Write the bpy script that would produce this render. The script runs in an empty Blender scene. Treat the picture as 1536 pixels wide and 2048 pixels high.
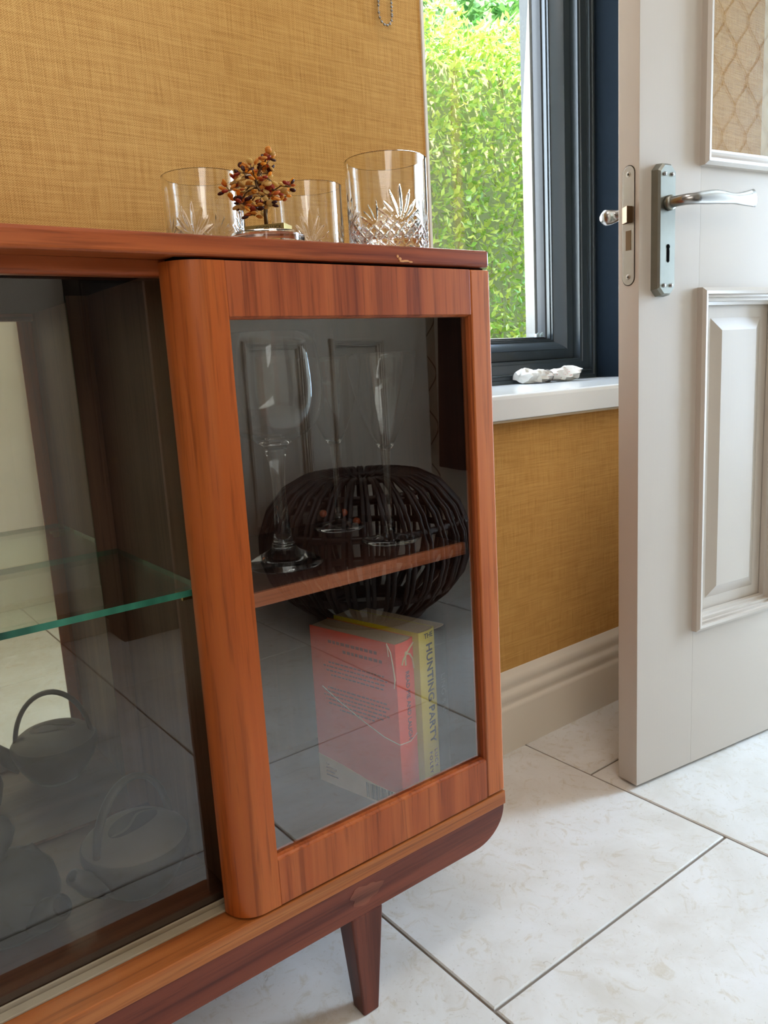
import bpy, bmesh, math, random
import numpy as np
from mathutils import Vector, Matrix
random.seed(7); rng = np.random.default_rng(7)
sc = bpy.context.scene
C = sc.collection
PI = math.pi

# ------------------------------------------------------------------ camera
FPX = 1568.0
yaw, pitch, roll = 0.6466, -0.1854, -0.0564
fwd = Vector((math.sin(yaw)*math.cos(pitch), math.cos(yaw)*math.cos(pitch), math.sin(pitch)))
r0 = fwd.cross(Vector((0, 0, 1))).normalized(); u0 = r0.cross(fwd)
rt = r0*math.cos(roll) + u0*math.sin(roll); up = u0*math.cos(roll) - r0*math.sin(roll)
cd = bpy.data.cameras.new('camera'); cam = bpy.data.objects.new('camera', cd); C.objects.link(cam)
cd.sensor_fit = 'VERTICAL'; cd.sensor_height = 36.0; cd.lens = FPX*36.0/2048.0; cd.clip_start = 0.02; cd.clip_end = 200
M = Matrix.Identity(4)
for i in range(3):
    M[i][0] = rt[i]; M[i][1] = up[i]; M[i][2] = -fwd[i]
M.translation = Vector((0, 0, 0.76)); cam.matrix_world = M
sc.camera = cam

# ------------------------------------------------------------------ world, sun, daylight, exposure
w = bpy.data.worlds.new('sky'); sc.world = w; w.use_nodes = True
wn = w.node_tree.nodes; wl = w.node_tree.links; wn.clear()
wo = wn.new('ShaderNodeOutputWorld'); bg = wn.new('ShaderNodeBackground'); sk = wn.new('ShaderNodeTexSky')
sk.sky_type = 'NISHITA'; sk.sun_disc = False; sk.sun_elevation = math.radians(48); sk.sun_rotation = math.radians(200)
sk.air_density = 1.0; sk.dust_density = 1.5
wl.new(sk.outputs[0], bg.inputs[0]); bg.inputs[1].default_value = 3.1; wl.new(bg.outputs[0], wo.inputs[0])

def lamp(name, typ, loc, direction, energy, color, **kw):
    l = bpy.data.lights.new(name, typ); l.energy = energy; l.color = color
    for k, v in kw.items(): setattr(l, k, v)
    o = bpy.data.objects.new(name, l); C.objects.link(o); o.location = loc
    o.rotation_euler = Vector(direction).to_track_quat('-Z', 'Y').to_euler(); return o
lamp('sun', 'SUN', (0, -4, 8), (0.30, 0.62, -1.05), 30.0, (1.0, 0.95, 0.84), angle=0.012)
# daylight through the glazed front door in the porch on the right, an unseen fill added behind the camera, the ceiling lamp
lamp('porch_daylight', 'AREA', (3.75, -0.22, 1.05), (-1, 0.20, -0.05), 175.0, (0.55, 0.75, 1.0), shape='RECTANGLE', size=0.62, size_y=1.9)
lamp('hall_fill', 'AREA', (0.15, -0.88, 1.55), (0.16, 1, -0.42), 15.5, (1.0, 0.96, 0.92), shape='RECTANGLE', size=1.6, size_y=0.9)
lamp('ceiling_lamp', 'AREA', (0.55, 0.22, 2.44), (0, 0, -1), 7.0, (1.0, 0.94, 0.88), shape='DISK', size=0.5)
lamp('window_daylight', 'AREA', (1.28, 1.52, 1.45), (-0.1, -1, -0.1), 27.0, (1.0, 0.97, 0.95), shape='RECTANGLE', size=0.74, size_y=1.2)
vs = sc.view_settings
vs.view_transform = 'Standard'; vs.look = 'None'; vs.gamma = 1.0; vs.use_curve_mapping = False; vs.exposure = 0.10
cy = sc.cycles
cy.max_bounces = 14; cy.transmission_bounces = 12; cy.transparent_max_bounces = 16; cy.diffuse_bounces = 5; cy.glossy_bounces = 6
cy.sample_clamp_indirect = 6.0; cy.use_denoising = True

# ------------------------------------------------------------------ material helpers
def srgb(r, g, b):
    f = lambda c: (c/255/12.92) if c/255 <= 0.04045 else ((c/255+0.055)/1.055)**2.4
    return (f(r), f(g), f(b), 1)
class NT:
    def __init__(s, name):
        s.m = bpy.data.materials.new(name); s.m.use_nodes = True; s.t = s.m.node_tree; s.t.nodes.clear()
        s.out = s.t.nodes.new('ShaderNodeOutputMaterial')
    def n(s, typ, **kw):
        x = s.t.nodes.new(typ)
        for k, v in kw.items(): setattr(x, k, v)
        return x
    def l(s, a, b): s.t.links.new(a, b)
    def math(s, op, a, b=None, c=None):
        x = s.n('ShaderNodeMath', operation=op)
        for i, v in enumerate((a, b, c)):
            if v is None: continue
            if isinstance(v, (int, float)): x.inputs[i].default_value = v
            else: s.l(v, x.inputs[i])
        return x.outputs[0]
    def coords(s, scale=(1, 1, 1), kind='Object'):
        tc = s.n('ShaderNodeTexCoord'); mp = s.n('ShaderNodeMapping'); mp.inputs['Scale'].default_value = scale
        s.l(tc.outputs[kind], mp.inputs[0]); return mp.outputs[0]
    def noise(s, vec, scale, detail=4, rough=0.5, dist=0.0):
        x = s.n('ShaderNodeTexNoise'); x.inputs['Scale'].default_value = scale; x.inputs['Detail'].default_value = detail
        x.inputs['Roughness'].default_value = rough; x.inputs['Distortion'].default_value = dist
        s.l(vec, x.inputs['Vector']); return x.outputs['Fac']
    def ramp(s, fac, stops):
        x = s.n('ShaderNodeValToRGB'); e = x.color_ramp.elements
        while len(e) < len(stops): e.new(0.5)
        for el, (p, c) in zip(e, stops): el.position = p; el.color = c
        s.l(fac, x.inputs[0]); return x.outputs[0]
    def mix(s, fac, a, b, blend='MIX'):
        x = s.n('ShaderNodeMix', data_type='RGBA', blend_type=blend)
        for i, v in ((0, fac), (6, a), (7, b)):
            if isinstance(v, (int, float, tuple)): x.inputs[i].default_value = v
            else: s.l(v, x.inputs[i])
        return x.outputs[2]
    def bump(s, h, strength, dist=0.001):
        x = s.n('ShaderNodeBump'); x.inputs['Strength'].default_value = strength; x.inputs['Distance'].default_value = dist
        s.l(h, x.inputs['Height']); return x.outputs[0]
    def bsdf(s, col, rough=0.5, metal=0.0, normal=None, **kw):
        p = s.n('ShaderNodeBsdfPrincipled')
        for k, v in (('Base Color', col), ('Roughness', rough), ('Metallic', metal)) + tuple(kw.items()):
            if isinstance(v, (int, float, tuple)): p.inputs[k].default_value = v
            else: s.l(v, p.inputs[k])
        if normal is not None: s.l(normal, p.inputs['Normal'])
        s.l(p.outputs[0], s.out.inputs[0]); return p

def plain(name, col, rough=0.5, metal=0.0, **kw):
    k = NT(name); v = k.coords()
    f = k.noise(v, 60, 3); c = k.mix(f, tuple(x*0.9 for x in col[:3])+(1,), tuple(min(1, x*1.08) for x in col[:3])+(1,))
    k.bsdf(c, rough, metal, **kw); return k.m

def wood(name, axis, dark, mid, light, rough=0.33, fine=1.0, fig=1.0, spec=0.35):
    k = NT(name)
    a = 'xyz'.index(axis)
    s1 = [14.0*fig]*3; s1[a] = 0.55*fig
    s2 = [230.0*fine]*3; s2[a] = 9.0*fine
    s3 = [70.0]*3; s3[a] = 1.6
    n1 = k.noise(k.coords(s1), 1.6, 4, 0.55, 0.8)
    n2 = k.noise(k.coords(s2), 1.0, 3, 0.6, 0.2)
    n3 = k.noise(k.coords(s3), 1.3, 4, 0.6, 0.5)
    base = k.ramp(n1, [(0.30, dark), (0.48, mid), (0.70, light)])
    lines = k.ramp(n3, [(0.34, (0.58, 0.52, 0.50, 1)), (0.44, (0.95, 0.93, 0.92, 1)), (0.75, (1.08, 1.05, 1.03, 1))])
    c = k.mix(0.75, base, lines, 'MULTIPLY')
    pores = k.ramp(n2, [(0.30, (0.45, 0.4, 0.38, 1)), (0.46, (1, 1, 1, 1))])
    c = k.mix(0.6, c, pores, 'MULTIPLY')
    nb = k.bump(n2, 0.12, 0.0004)
    k.bsdf(c, rough, normal=nb, **{'Specular IOR Level': spec}); return k.m

TEAK = dict(dark=srgb(114, 48, 21), mid=srgb(154, 76, 36), light=srgb(174, 95, 48))
m_teak_v = wood('teak_vertical_grain', 'z', **TEAK, spec=0.3)
m_teak_h = wood('teak_lengthwise_grain', 'x', **TEAK, spec=0.3)
m_teak_post = wood('teak_post', 'z', srgb(134, 58, 18), srgb(164, 80, 30), srgb(180, 98, 42), rough=0.3)
m_teak_ledge = wood('teak_ledge', 'x', srgb(130, 66, 26), srgb(158, 88, 40), srgb(174, 108, 58))
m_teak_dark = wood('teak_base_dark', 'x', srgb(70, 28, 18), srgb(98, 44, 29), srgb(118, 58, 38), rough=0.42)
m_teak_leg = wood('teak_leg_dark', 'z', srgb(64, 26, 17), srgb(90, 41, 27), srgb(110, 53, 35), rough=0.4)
m_teak_stile = wood('teak_stile', 'z', srgb(140, 66, 30), srgb(174, 94, 46), srgb(190, 112, 60), spec=0.3)
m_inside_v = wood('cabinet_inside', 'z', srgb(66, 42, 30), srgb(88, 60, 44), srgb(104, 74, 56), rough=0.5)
m_inside_shade = wood('cupboard_inside_shade', 'z', srgb(44, 21, 12), srgb(60, 31, 19), srgb(74, 40, 26), rough=0.5)  # wood darkened to carry the shade inside the cupboard
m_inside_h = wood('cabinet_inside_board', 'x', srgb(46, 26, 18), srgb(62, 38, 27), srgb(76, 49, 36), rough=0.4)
m_shelf_lit = wood('shelf_edge_lit_teak', 'x', srgb(134, 70, 42), srgb(170, 98, 62), srgb(190, 118, 80), rough=0.35)  # lighter wood for the shelf front, its light put into the colour

def wallpaper():
    k = NT('ochre_grasscloth'); v = k.coords()
    sep = k.n('ShaderNodeSeparateXYZ'); k.l(v, sep.inputs[0])
    xy = k.math('ADD', sep.outputs[0], sep.outputs[1])
    jx = k.noise(k.coords((30, 30, 260)), 1.0, 3); jz = k.noise(k.coords((260, 260, 30)), 1.0, 3)
    wx = k.math('SINE', k.math('MULTIPLY_ADD', jx, 5.0, k.math('MULTIPLY', xy, 2*PI/0.0034)))
    wz = k.math('SINE', k.math('MULTIPLY_ADD', jz, 5.0, k.math('MULTIPLY', sep.outputs[2], 2*PI/0.0026)))
    weave = k.math('MULTIPLY_ADD', k.math('MULTIPLY', wx, wz), 0.5, 0.5)
    slub = k.noise(k.coords((16, 16, 560)), 1.0, 3, 0.6); slubv = k.noise(k.coords((620, 620, 20)), 1.0, 3, 0.6)
    h = k.math('ADD', k.math('MULTIPLY', weave, 0.62), k.math('ADD', slub, slubv))
    hn = k.math('MULTIPLY', h, 0.5)
    c = k.ramp(hn, [(0.38, srgb(146, 102, 48)), (0.58, srgb(190, 138, 68)), (0.80, srgb(216, 170, 98))])
    blot = k.noise(v, 3.0, 3); c = k.mix(k.math('MULTIPLY', blot, 0.25), c, srgb(178, 136, 76))
    k.bsdf(c, 0.72, normal=k.bump(h, 0.55, 0.0008), **{'Specular IOR Level': 0.3}); return k.m
m_wall = wallpaper()

def trellis():
    k = NT('trellis_wallpaper'); v = k.coords(); sep = k.n('ShaderNodeSeparateXYZ'); k.l(v, sep.inputs[0])
    S, P, T = 0.118, 0.205, 0.007
    xy = k.math('SUBTRACT', sep.outputs[0], sep.outputs[1])
    cz = k.math('MULTIPLY', k.math('COSINE', k.math('MULTIPLY', sep.outputs[2], 2*PI/P)), S/4)
    def dist(sign, off):
        q = k.math('MULTIPLY_ADD', cz, sign, k.math('ADD', xy, off))
        fr = k.math('FRACT', k.math('DIVIDE', q, S))
        return k.math('MULTIPLY', k.math('ABSOLUTE', k.math('SUBTRACT', fr, 0.5)), S)
    d = k.math('MINIMUM', dist(1, 10.0), dist(-1, 10.0 + S/2))
    line = k.math('LESS_THAN', d, T/2)
    n = k.noise(k.coords((200, 200, 30)), 1.0, 3)
    ground = k.mix(n, srgb(186, 172, 152), srgb(204, 192, 172))
    k.bsdf(k.mix(line, ground, srgb(92, 70, 52)), 0.6); return k.m
m_trellis = trellis()

def paint(name, col, rough=0.35, brush='z', amt=0.10):
    k = NT(name); s = [260.0]*3; s['xyz'.index(brush)] = 9.0
    n = k.noise(k.coords(s), 1.0, 3); n2 = k.noise(k.coords(), 9.0, 3)
    c = k.mix(n2, tuple(x*0.97 for x in col[:3])+(1,), col)
    k.bsdf(c, rough, normal=k.bump(n, amt, 0.0006)); return k.m
m_white = paint('white_gloss_paint', srgb(190, 178, 164), 0.33)
m_white_h = paint('white_gloss_paint_horizontal', srgb(190, 178, 164), 0.30, 'x')
m_plaster = paint('white_emulsion', srgb(232, 228, 220), 0.8, 'z', 0.03)
m_skirt_lit = paint('white_skirting_paint_lit', srgb(222, 212, 194), 0.35, 'x')  # white paint lightened to make up for weak light low down
m_sill = paint('white_sill', srgb(218, 223, 225), 0.12, 'x', 0.01)
m_navy = plain('navy_reveal', srgb(20, 27, 34), 0.9, **{'Specular IOR Level': 0.05})
m_anth = paint('anthracite_frame', srgb(48, 56, 61), 0.32, 'z', 0.02)
m_gasket = plain('black_rubber', srgb(18, 22, 26), 0.6)
m_render = paint('white_render', srgb(122, 119, 113), 0.9, 'z', 0.5)

def tile_mat():
    k = NT('cream_stone_tile'); v = k.coords()
    oi = k.n('ShaderNodeObjectInfo')
    vv = k.n('ShaderNodeVectorMath', operation='ADD'); k.l(v, vv.inputs[0])
    cb = k.n('ShaderNodeCombineXYZ'); k.l(k.math('MULTIPLY', oi.outputs['Random'], 37.0), cb.inputs[0]); k.l(cb.outputs[0], vv.inputs[1])
    n1 = k.noise(vv.outputs[0], 5.0, 5, 0.6, 0.8); n2 = k.noise(vv.outputs[0], 26, 5, 0.7, 2.0); n3 = k.noise(vv.outputs[0], 85, 4, 0.65, 2.5)
    c = k.ramp(n1, [(0.32, srgb(206, 201, 192)), (0.55, srgb(218, 216, 211)), (0.72, srgb(224, 223, 221))])
    vein = k.ramp(n2, [(0.33, (0.86, 0.80, 0.70, 1)), (0.46, (1, 1, 1, 1))])
    c = k.mix(0.8, c, vein, 'MULTIPLY')
    spk = k.ramp(n3, [(0.30, (0.62, 0.56, 0.48, 1)), (0.37, (1, 1, 1, 1))])
    c = k.mix(0.6, c, spk, 'MULTIPLY')
    k.bsdf(c, 0.22, normal=k.bump(n2, 0.05, 0.0006), **{'Specular IOR Level': 0.55}); return k.m
m_tile = tile_mat()
m_grout = plain('grey_grout', srgb(120, 108, 96), 0.9)

def thin_glass(name, tint, f0, mx=1.0):
    k = NT(name); lw = k.n('ShaderNodeLayerWeight'); lw.inputs[0].default_value = 0.5
    p5 = k.math('POWER', lw.outputs['Facing'], 5.0)
    fac = k.math('MULTIPLY', k.math('MULTIPLY_ADD', p5, 1.0-f0, f0), mx)
    t = k.n('ShaderNodeBsdfTransparent'); t.inputs[0].default_value = tint
    g = k.n('ShaderNodeBsdfGlossy'); g.inputs['Roughness'].default_value = 0.0; g.inputs[0].default_value = (1, 1, 1, 1)
    mxn = k.n('ShaderNodeMixShader'); k.l(fac, mxn.inputs[0]); k.l(t.outputs[0], mxn.inputs[1]); k.l(g.outputs[0], mxn.inputs[2])
    k.l(mxn.outputs[0], k.out.inputs[0]); return k.m
m_pane = thin_glass('cabinet_glass', (0.90, 0.91, 0.92, 1), 0.18)
m_pane_slide = thin_glass('sliding_glass', (0.90, 0.89, 0.86, 1), 0.09)
m_clear = thin_glass('clear_glass_faces', (0.97, 0.98, 0.97, 1), 0.0, 0.0)
m_winpane = thin_glass('window_glass', (0.95, 0.97, 0.96, 1), 0.05)
m_doorpane = thin_glass('door_glass', (0.90, 0.92, 0.90, 1), 0.045)
m_shelfglass = thin_glass('shelf_glass', (0.84, 0.90, 0.86, 1), 0.05)
def glass_edge():
    k = NT('green_glass_edge'); v = k.coords()
    n = k.noise(k.coords((18, 18, 1)), 1.0, 3)
    c = k.ramp(n, [(0.35, srgb(18, 54, 44)), (0.65, srgb(60, 128, 104))])
    k.bsdf(c, 0.12); return k.m
m_gedge = glass_edge()
def crystal(name, tint=(1, 1, 1, 1), ior=1.5):
    k = NT(name); g = k.n('ShaderNodeBsdfGlass'); g.inputs['Color'].default_value = tint; g.inputs['Roughness'].default_value = 0.0
    g.inputs['IOR'].default_value = ior; k.l(g.outputs[0], k.out.inputs[0]); return k.m
m_crystal = crystal('lead_crystal', (0.985, 0.99, 0.985, 1), 1.54)
m_wine = crystal('wine_glass', (0.99, 0.995, 0.99, 1), 1.52)
def mirror():
    k = NT('mirror_silver'); g = k.n('ShaderNodeBsdfGlossy'); g.inputs['Roughness'].default_value = 0.0
    n = k.noise(k.coords(), 14, 4); k.l(k.ramp(n, [(0.3, (0.86, 0.87, 0.72, 1)), (0.7, (0.93, 0.94, 0.80, 1))]), g.inputs[0])
    k.l(g.outputs[0], k.out.inputs[0]); return k.m
m_mirror = mirror()
m_satin = plain('satin_nickel', (0.27, 0.27, 0.235, 1), 0.38, 1.0)
m_chrome = plain('polished_chrome', (0.36, 0.35, 0.34, 1), 0.26, 1.0)
m_steel = plain('worn_steel', (0.36, 0.32, 0.27, 1), 0.45, 1.0)
m_brassdark = plain('tarnished_brass', (0.15, 0.09, 0.045, 1), 0.45, 1.0)
m_brass = plain('brass', (0.50, 0.37, 0.14, 1), 0.38, 1.0)
m_black = plain('black', (0.006, 0.006, 0.006, 1), 0.95, **{'Specular IOR Level': 0.0})
m_track = plain('worn_track', srgb(148, 132, 108), 0.5)
m_rattan = plain('dark_rattan', srgb(34, 22, 20), 0.35)
m_wenge = wood('dark_wenge', 'z', srgb(30, 20, 16), srgb(42, 28, 22), srgb(54, 38, 30), rough=0.6)
m_coat = plain('dark_brown_wool', srgb(46, 26, 20), 0.95)
m_pot = plain('dark_stoneware', srgb(50, 48, 45), 0.55)
m_potlid = plain('stoneware_lid', srgb(86, 81, 75), 0.55)
m_pot2 = plain('charcoal_stoneware', srgb(44, 47, 45), 0.65)
m_hole = plain('glaze_hollow', srgb(12, 14, 14), 0.6)
m_orange = plain('orange_book_cover', srgb(246, 62, 4), 0.5)
m_yellow = plain('yellow_book_cover', srgb(222, 202, 44), 0.4)
m_darkbook = plain('dark_book_cover', srgb(24, 25, 28), 0.4)
def pages():
    k = NT('book_pages'); n = k.noise(k.coords((900, 900, 1)), 1.0, 2)
    k.bsdf(k.mix(n, srgb(150, 120, 88), srgb(205, 178, 140)), 0.85); return k.m
m_pages = pages()
m_cream = plain('cream_print', srgb(222, 200, 172), 0.5)
m_ink = plain('dark_ink', srgb(28, 22, 18), 0.6)
m_inkred = plain('maroon_ink', srgb(150, 46, 34), 0.6)
m_inkgrey = plain('grey_ink', srgb(92, 44, 58), 0.6)
m_faint = plain('faint_silver_ink', srgb(96, 98, 98), 0.4)
m_rope = plain('rope_print', srgb(206, 186, 132), 0.7)
m_thread = plain('cream_thread', srgb(232, 208, 172), 0.8)
def plastic():
    k = NT('white_plastic_bag'); v = k.coords(); n = k.noise(v, 120, 4)
    sep = k.n('ShaderNodeSeparateXYZ'); k.l(v, sep.inputs[0])
    n2 = k.noise(k.coords((160, 160, 500)), 1.0, 2, 0.5); red = k.math('GREATER_THAN', n2, 0.62)
    b = k.math('MULTIPLY', red, k.math('LESS_THAN', k.math('ABSOLUTE', k.math('SUBTRACT', sep.outputs[0], 0.01)), 0.035))
    c = k.mix(k.math('MULTIPLY', b, 0.55), srgb(200, 197, 190), srgb(190, 60, 50))
    k.bsdf(c, 0.3, normal=k.bump(n, 0.3, 0.002), **{'Subsurface Weight': 0.0}); return k.m
m_plastic = plastic()
def leafmat(name, a, b, trans=0.35):
    k = NT(name); oi = k.n('ShaderNodeObjectInfo'); n = k.noise(k.coords(), 6, 2)
    g = k.n('ShaderNodeNewGeometry')
    f = k.math('FRACT', k.math('ADD', k.math('MULTIPLY', g.outputs['Random Per Island'], 1.0), k.math('ADD', oi.outputs['Random'], k.math('MULTIPLY', n, 0.3))))
    c = k.mix(f, a, b)
    p = k.n('ShaderNodeBsdfPrincipled'); k.l(c, p.inputs['Base Color']); p.inputs['Roughness'].default_value = 0.32
    t = k.n('ShaderNodeBsdfTranslucent'); k.l(c, t.inputs[0])
    mx = k.n('ShaderNodeMixShader'); mx.inputs[0].default_value = trans
    k.l(p.outputs[0], mx.inputs[1]); k.l(t.outputs[0], mx.inputs[2]); k.l(mx.outputs[0], k.out.inputs[0]); return k.m
m_leaf = leafmat('privet_leaf', srgb(132, 176, 66), srgb(222, 226, 112))
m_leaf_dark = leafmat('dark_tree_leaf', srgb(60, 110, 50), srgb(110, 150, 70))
m_twig = plain('hedge_twig', srgb(150, 128, 96), 0.8)
m_core = plain('hedge_inside', srgb(146, 150, 104), 0.95)
m_paving = plain('grey_paving', srgb(150, 146, 138), 0.9)
m_carpet = plain('sun_block_grey', srgb(70, 70, 72), 0.9)

# ------------------------------------------------------------------ mesh helpers
class MB:
    def __init__(s): s.v = []; s.f = []; s.mi = []
    def add(s, vs, fs, mi=0):
        b = len(s.v); s.v += [tuple(map(float, p)) for p in vs]
        s.f += [tuple(b+i for i in f) for f in fs]; s.mi += [mi]*len(fs); return s
    def box(s, x0, x1, y0, y1, z0, z1, mi=0):
        vs = [(x0, y0, z0), (x1, y0, z0), (x1, y1, z0), (x0, y1, z0), (x0, y0, z1), (x1, y0, z1), (x1, y1, z1), (x0, y1, z1)]
        return s.add(vs, [(0, 3, 2, 1), (4, 5, 6, 7), (0, 1, 5, 4), (1, 2, 6, 5), (2, 3, 7, 6), (3, 0, 4, 7)], mi)
    def prism(s, poly, a0, a1, axis='z', mi=0):      # poly of 2D points in the other two axes (cyclic order), CCW
        def P(p, a):
            return (p[0], p[1], a) if axis == 'z' else ((a, p[0], p[1]) if axis == 'x' else (p[0], a, p[1]))
        n = len(poly); vs = [P(p, a0) for p in poly] + [P(p, a1) for p in poly]
        fs = [tuple(range(n-1, -1, -1)), tuple(range(n, 2*n))] + [(i, (i+1) % n, n+(i+1) % n, n+i) for i in range(n)]
        return s.add(vs, fs, mi)
    def lathe(s, prof, c=(0, 0, 0), seg=48, mi=0, closed=False, axis='z'):
        n = len(prof); vs = []; fs = []
        for i in range(seg):
            a = 2*PI*i/seg
            for r, z in prof: vs.append((c[0]+r*math.cos(a), c[1]+r*math.sin(a), c[2]+z))
        m = n if closed else n-1
        for i in range(seg):
            j = (i+1) % seg
            for k in range(m):
                k2 = (k+1) % n
                fs.append((i*n+k, j*n+k, j*n+k2, i*n+k2))
        return s.add(vs, fs, mi)
    def tube(s, pts, rad, seg=8, mi=0, closed=False, flat=None):
        pts = [Vector(p) for p in pts]; n = len(pts)
        rad = rad if isinstance(rad, (list, tuple)) else [rad]*n
        vs = []; fs = []; prev = None
        for i, p in enumerate(pts):
            a = pts[(i-1) % n] if (closed or i > 0) else p; b = pts[(i+1) % n] if (closed or i < n-1) else p
            t = (b-a).normalized()
            if prev is None:
                h = Vector((0, 0, 1)) if abs(t.z) < 0.9 else Vector((1, 0, 0))
                x = t.cross(h).normalized()
            else:
                x = (prev - t*prev.dot(t)).normalized()
            prev = x; y = t.cross(x)
            r = rad[i]; rx, ry = (r, r) if not isinstance(r, tuple) else r
            for k in range(seg):
                an = 2*PI*k/seg; vs.append(p + x*rx*math.cos(an) + y*ry*math.sin(an))
        for i in range(n if closed else n-1):
            j = (i+1) % n
            for k in range(seg):
                k2 = (k+1) % seg; fs.append((i*seg+k, i*seg+k2, j*seg+k2, j*seg+k))
        if not closed:
            fs.append(tuple(range(seg-1, -1, -1))); fs.append(tuple((n-1)*seg+k for k in range(seg)))
        return s.add(vs, fs, mi)
    def ellipsoid(s, c, r, seg=12, rings=8, mi=0, rot=None):
        vs = []; fs = []
        for i in range(rings+1):
            th = PI*i/rings
            for k in range(seg):
                ph = 2*PI*k/seg; q = Vector((r[0]*math.sin(th)*math.cos(ph), r[1]*math.sin(th)*math.sin(ph), r[2]*math.cos(th)))
                if rot is not None: q = rot @ q
                vs.append((c[0]+q.x, c[1]+q.y, c[2]+q.z))
        for i in range(rings):
            for k in range(seg):
                k2 = (k+1) % seg; fs.append((i*seg+k, (i+1)*seg+k, (i+1)*seg+k2, i*seg+k2))
        return s.add(vs, fs, mi)
    def mesh(s, name, mats, off=(0, 0, 0), smooth=False):
        me = bpy.data.meshes.new(name); o = Vector(off)
        me.from_pydata([Vector(p)-o for p in s.v], [], s.f)
        for m in (mats if isinstance(mats, (list, tuple)) else [mats]): me.materials.append(m)
        if any(s.mi): me.polygons.foreach_set('material_index', s.mi)
        bm = bmesh.new(); bm.from_mesh(me); bmesh.ops.remove_doubles(bm, verts=bm.verts, dist=1e-6)
        bmesh.ops.recalc_face_normals(bm, faces=bm.faces); bm.to_mesh(me); bm.free()
        if smooth: me.polygons.foreach_set('use_smooth', [True]*len(me.polygons))
        me.update(); return me

ROOTOFF = {}
def tag(o, label=None, cat=None, group=None, kind=None):
    if label: o['label'] = label
    if cat: o['category'] = cat
    if group: o['group'] = group
    if kind: o['kind'] = kind
    return o
def thing(name, loc, label=None, cat=None, rz=0.0, group=None, kind=None):
    o = bpy.data.objects.new(name, None); C.objects.link(o); o.location = loc; o.rotation_euler = (0, 0, rz)
    o.empty_display_size = 0.05; ROOTOFF[o.name] = Vector(loc) if not rz else Vector((0, 0, 0))
    return tag(o, label, cat, group, kind)
def off_of(p):
    while p is not None and p.parent is not None: p = p.parent
    return ROOTOFF.get(p.name, Vector((0, 0, 0))) if p is not None else Vector((0, 0, 0))
def obj(name, mb, mat, parent=None, smooth=False, bevel=0.0, label=None, kind=None, seg=2, auto=None):
    me = mb.mesh(name, mat, off_of(parent), smooth or auto is not None)
    o = bpy.data.objects.new(name, me); C.objects.link(o)
    if parent is not None: o.parent = parent
    if bevel:
        b = o.modifiers.new('bevel', 'BEVEL'); b.width = bevel; b.segments = seg; b.limit_method = 'ANGLE'; b.angle_limit = math.radians(35)
    if auto is not None: me.set_sharp_from_angle(angle=math.radians(auto))
    return tag(o, label, kind=kind)
def top(name, mb, mat, label, cat, loc, group=None, **kw):            # a thing that is one mesh, origin at loc
    o = obj(name, mb, mat, None, **kw)
    o.data.transform(Matrix.Translation(-Vector(loc))); o.location = loc
    return tag(o, label, cat, group)
def struct(name, mb, mat, parent=None, **kw):
    o = obj(name, mb, mat, parent, **kw)
    if parent is None: o['kind'] = 'structure'
    return o
def text(name, body, mat, parent, loc, rot, size, ext=0.0002, sx=1.0, align='LEFT', space=1.0, bold=0.0):
    cu = bpy.data.curves.new(name, 'FONT'); cu.body = body; cu.size = size; cu.extrude = ext; cu.align_x = align; cu.align_y = 'CENTER'
    cu.space_character = space; cu.offset = bold; cu.materials.append(mat)
    o = bpy.data.objects.new(name, cu); me = bpy.data.meshes.new_from_object(o); bpy.data.objects.remove(o); me.name = name
    o = bpy.data.objects.new(name, me); C.objects.link(o); o.parent = parent; o.matrix_basis = Matrix.Translation(loc) @ rot.to_4x4() @ Matrix.Diagonal((sx, 1, 1, 1))
    return o
def arc(cx, cy, r, a0, a1, n):
    return [(cx+r*math.cos(a0+(a1-a0)*i/n), cy+r*math.sin(a0+(a1-a0)*i/n)) for i in range(n+1)]

# ------------------------------------------------------------------ room shell
YW, YO = 1.0228, -0.93           # wall with the window, opposite wall
WX0, WX1 = 0.899, 1.763          # window opening
SZ = 0.6955                      # sill top
b = MB(); b.box(-2.6, WX0, YW, 1.48, 0, 2.5); b.box(WX0, WX1, YW, 1.48, 0, SZ-0.046); b.box(WX0, WX1, YW, 1.48, 2.15, 2.5); b.box(WX1, 2.12, YW, 1.48, 0, 2.5)
b.box(1.738, WX1, YW, YW+0.018, 0, 2.5); struct('wall_back', b, m_wall)
b = MB(); b.box(0.70, 2.12, YO-0.1, YO, 0, 2.5, 0); b.box(-2.6, 0.70, YO-0.1, YO, 0, 2.5, 1); struct('wall_front', b, [m_trellis, m_plaster])
b = MB(); b.box(-2.7, -2.6, YO-0.1, 1.48, 0, 2.5); struct('wall_left', b, m_trellis)
b = MB(); b.box(1.965, 2.12, 0.672, YW, 0, 2.5); b.box(2.02, 2.12, YO, -0.19, 0, 2.5); b.box(1.965, 2.12, -0.19, 0.672, 2.02, 2.5)
struct('wall_right', b, m_plaster)
b = MB(); b.box(2.12, 3.9, 1.02, 1.12, 0, 2.5); b.box(2.12, 3.9, -0.75, -0.62, 0, 2.5, 1); b.box(3.8, 3.9, -0.62, 1.02, 0, 2.5); b.box(2.12, 2.13, -0.62, -0.19, 0, 2.5); b.box(2.12, 2.13, 0.672, 1.02, 0, 2.5)
struct('wall_porch', b, [m_plaster, m_trellis])
b = MB(); b.box(-2.7, 3.9, -1.4, 1.48, 2.5, 2.6); struct('ceiling', b, m_plaster)
b = MB(); b.box(-2.9, 4.1, -2.2, 1.72, 2.6, 3.45); struct('sun_block_roof', b, m_carpet)  # unseen slab, its height set to shade the hedge below the top

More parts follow.
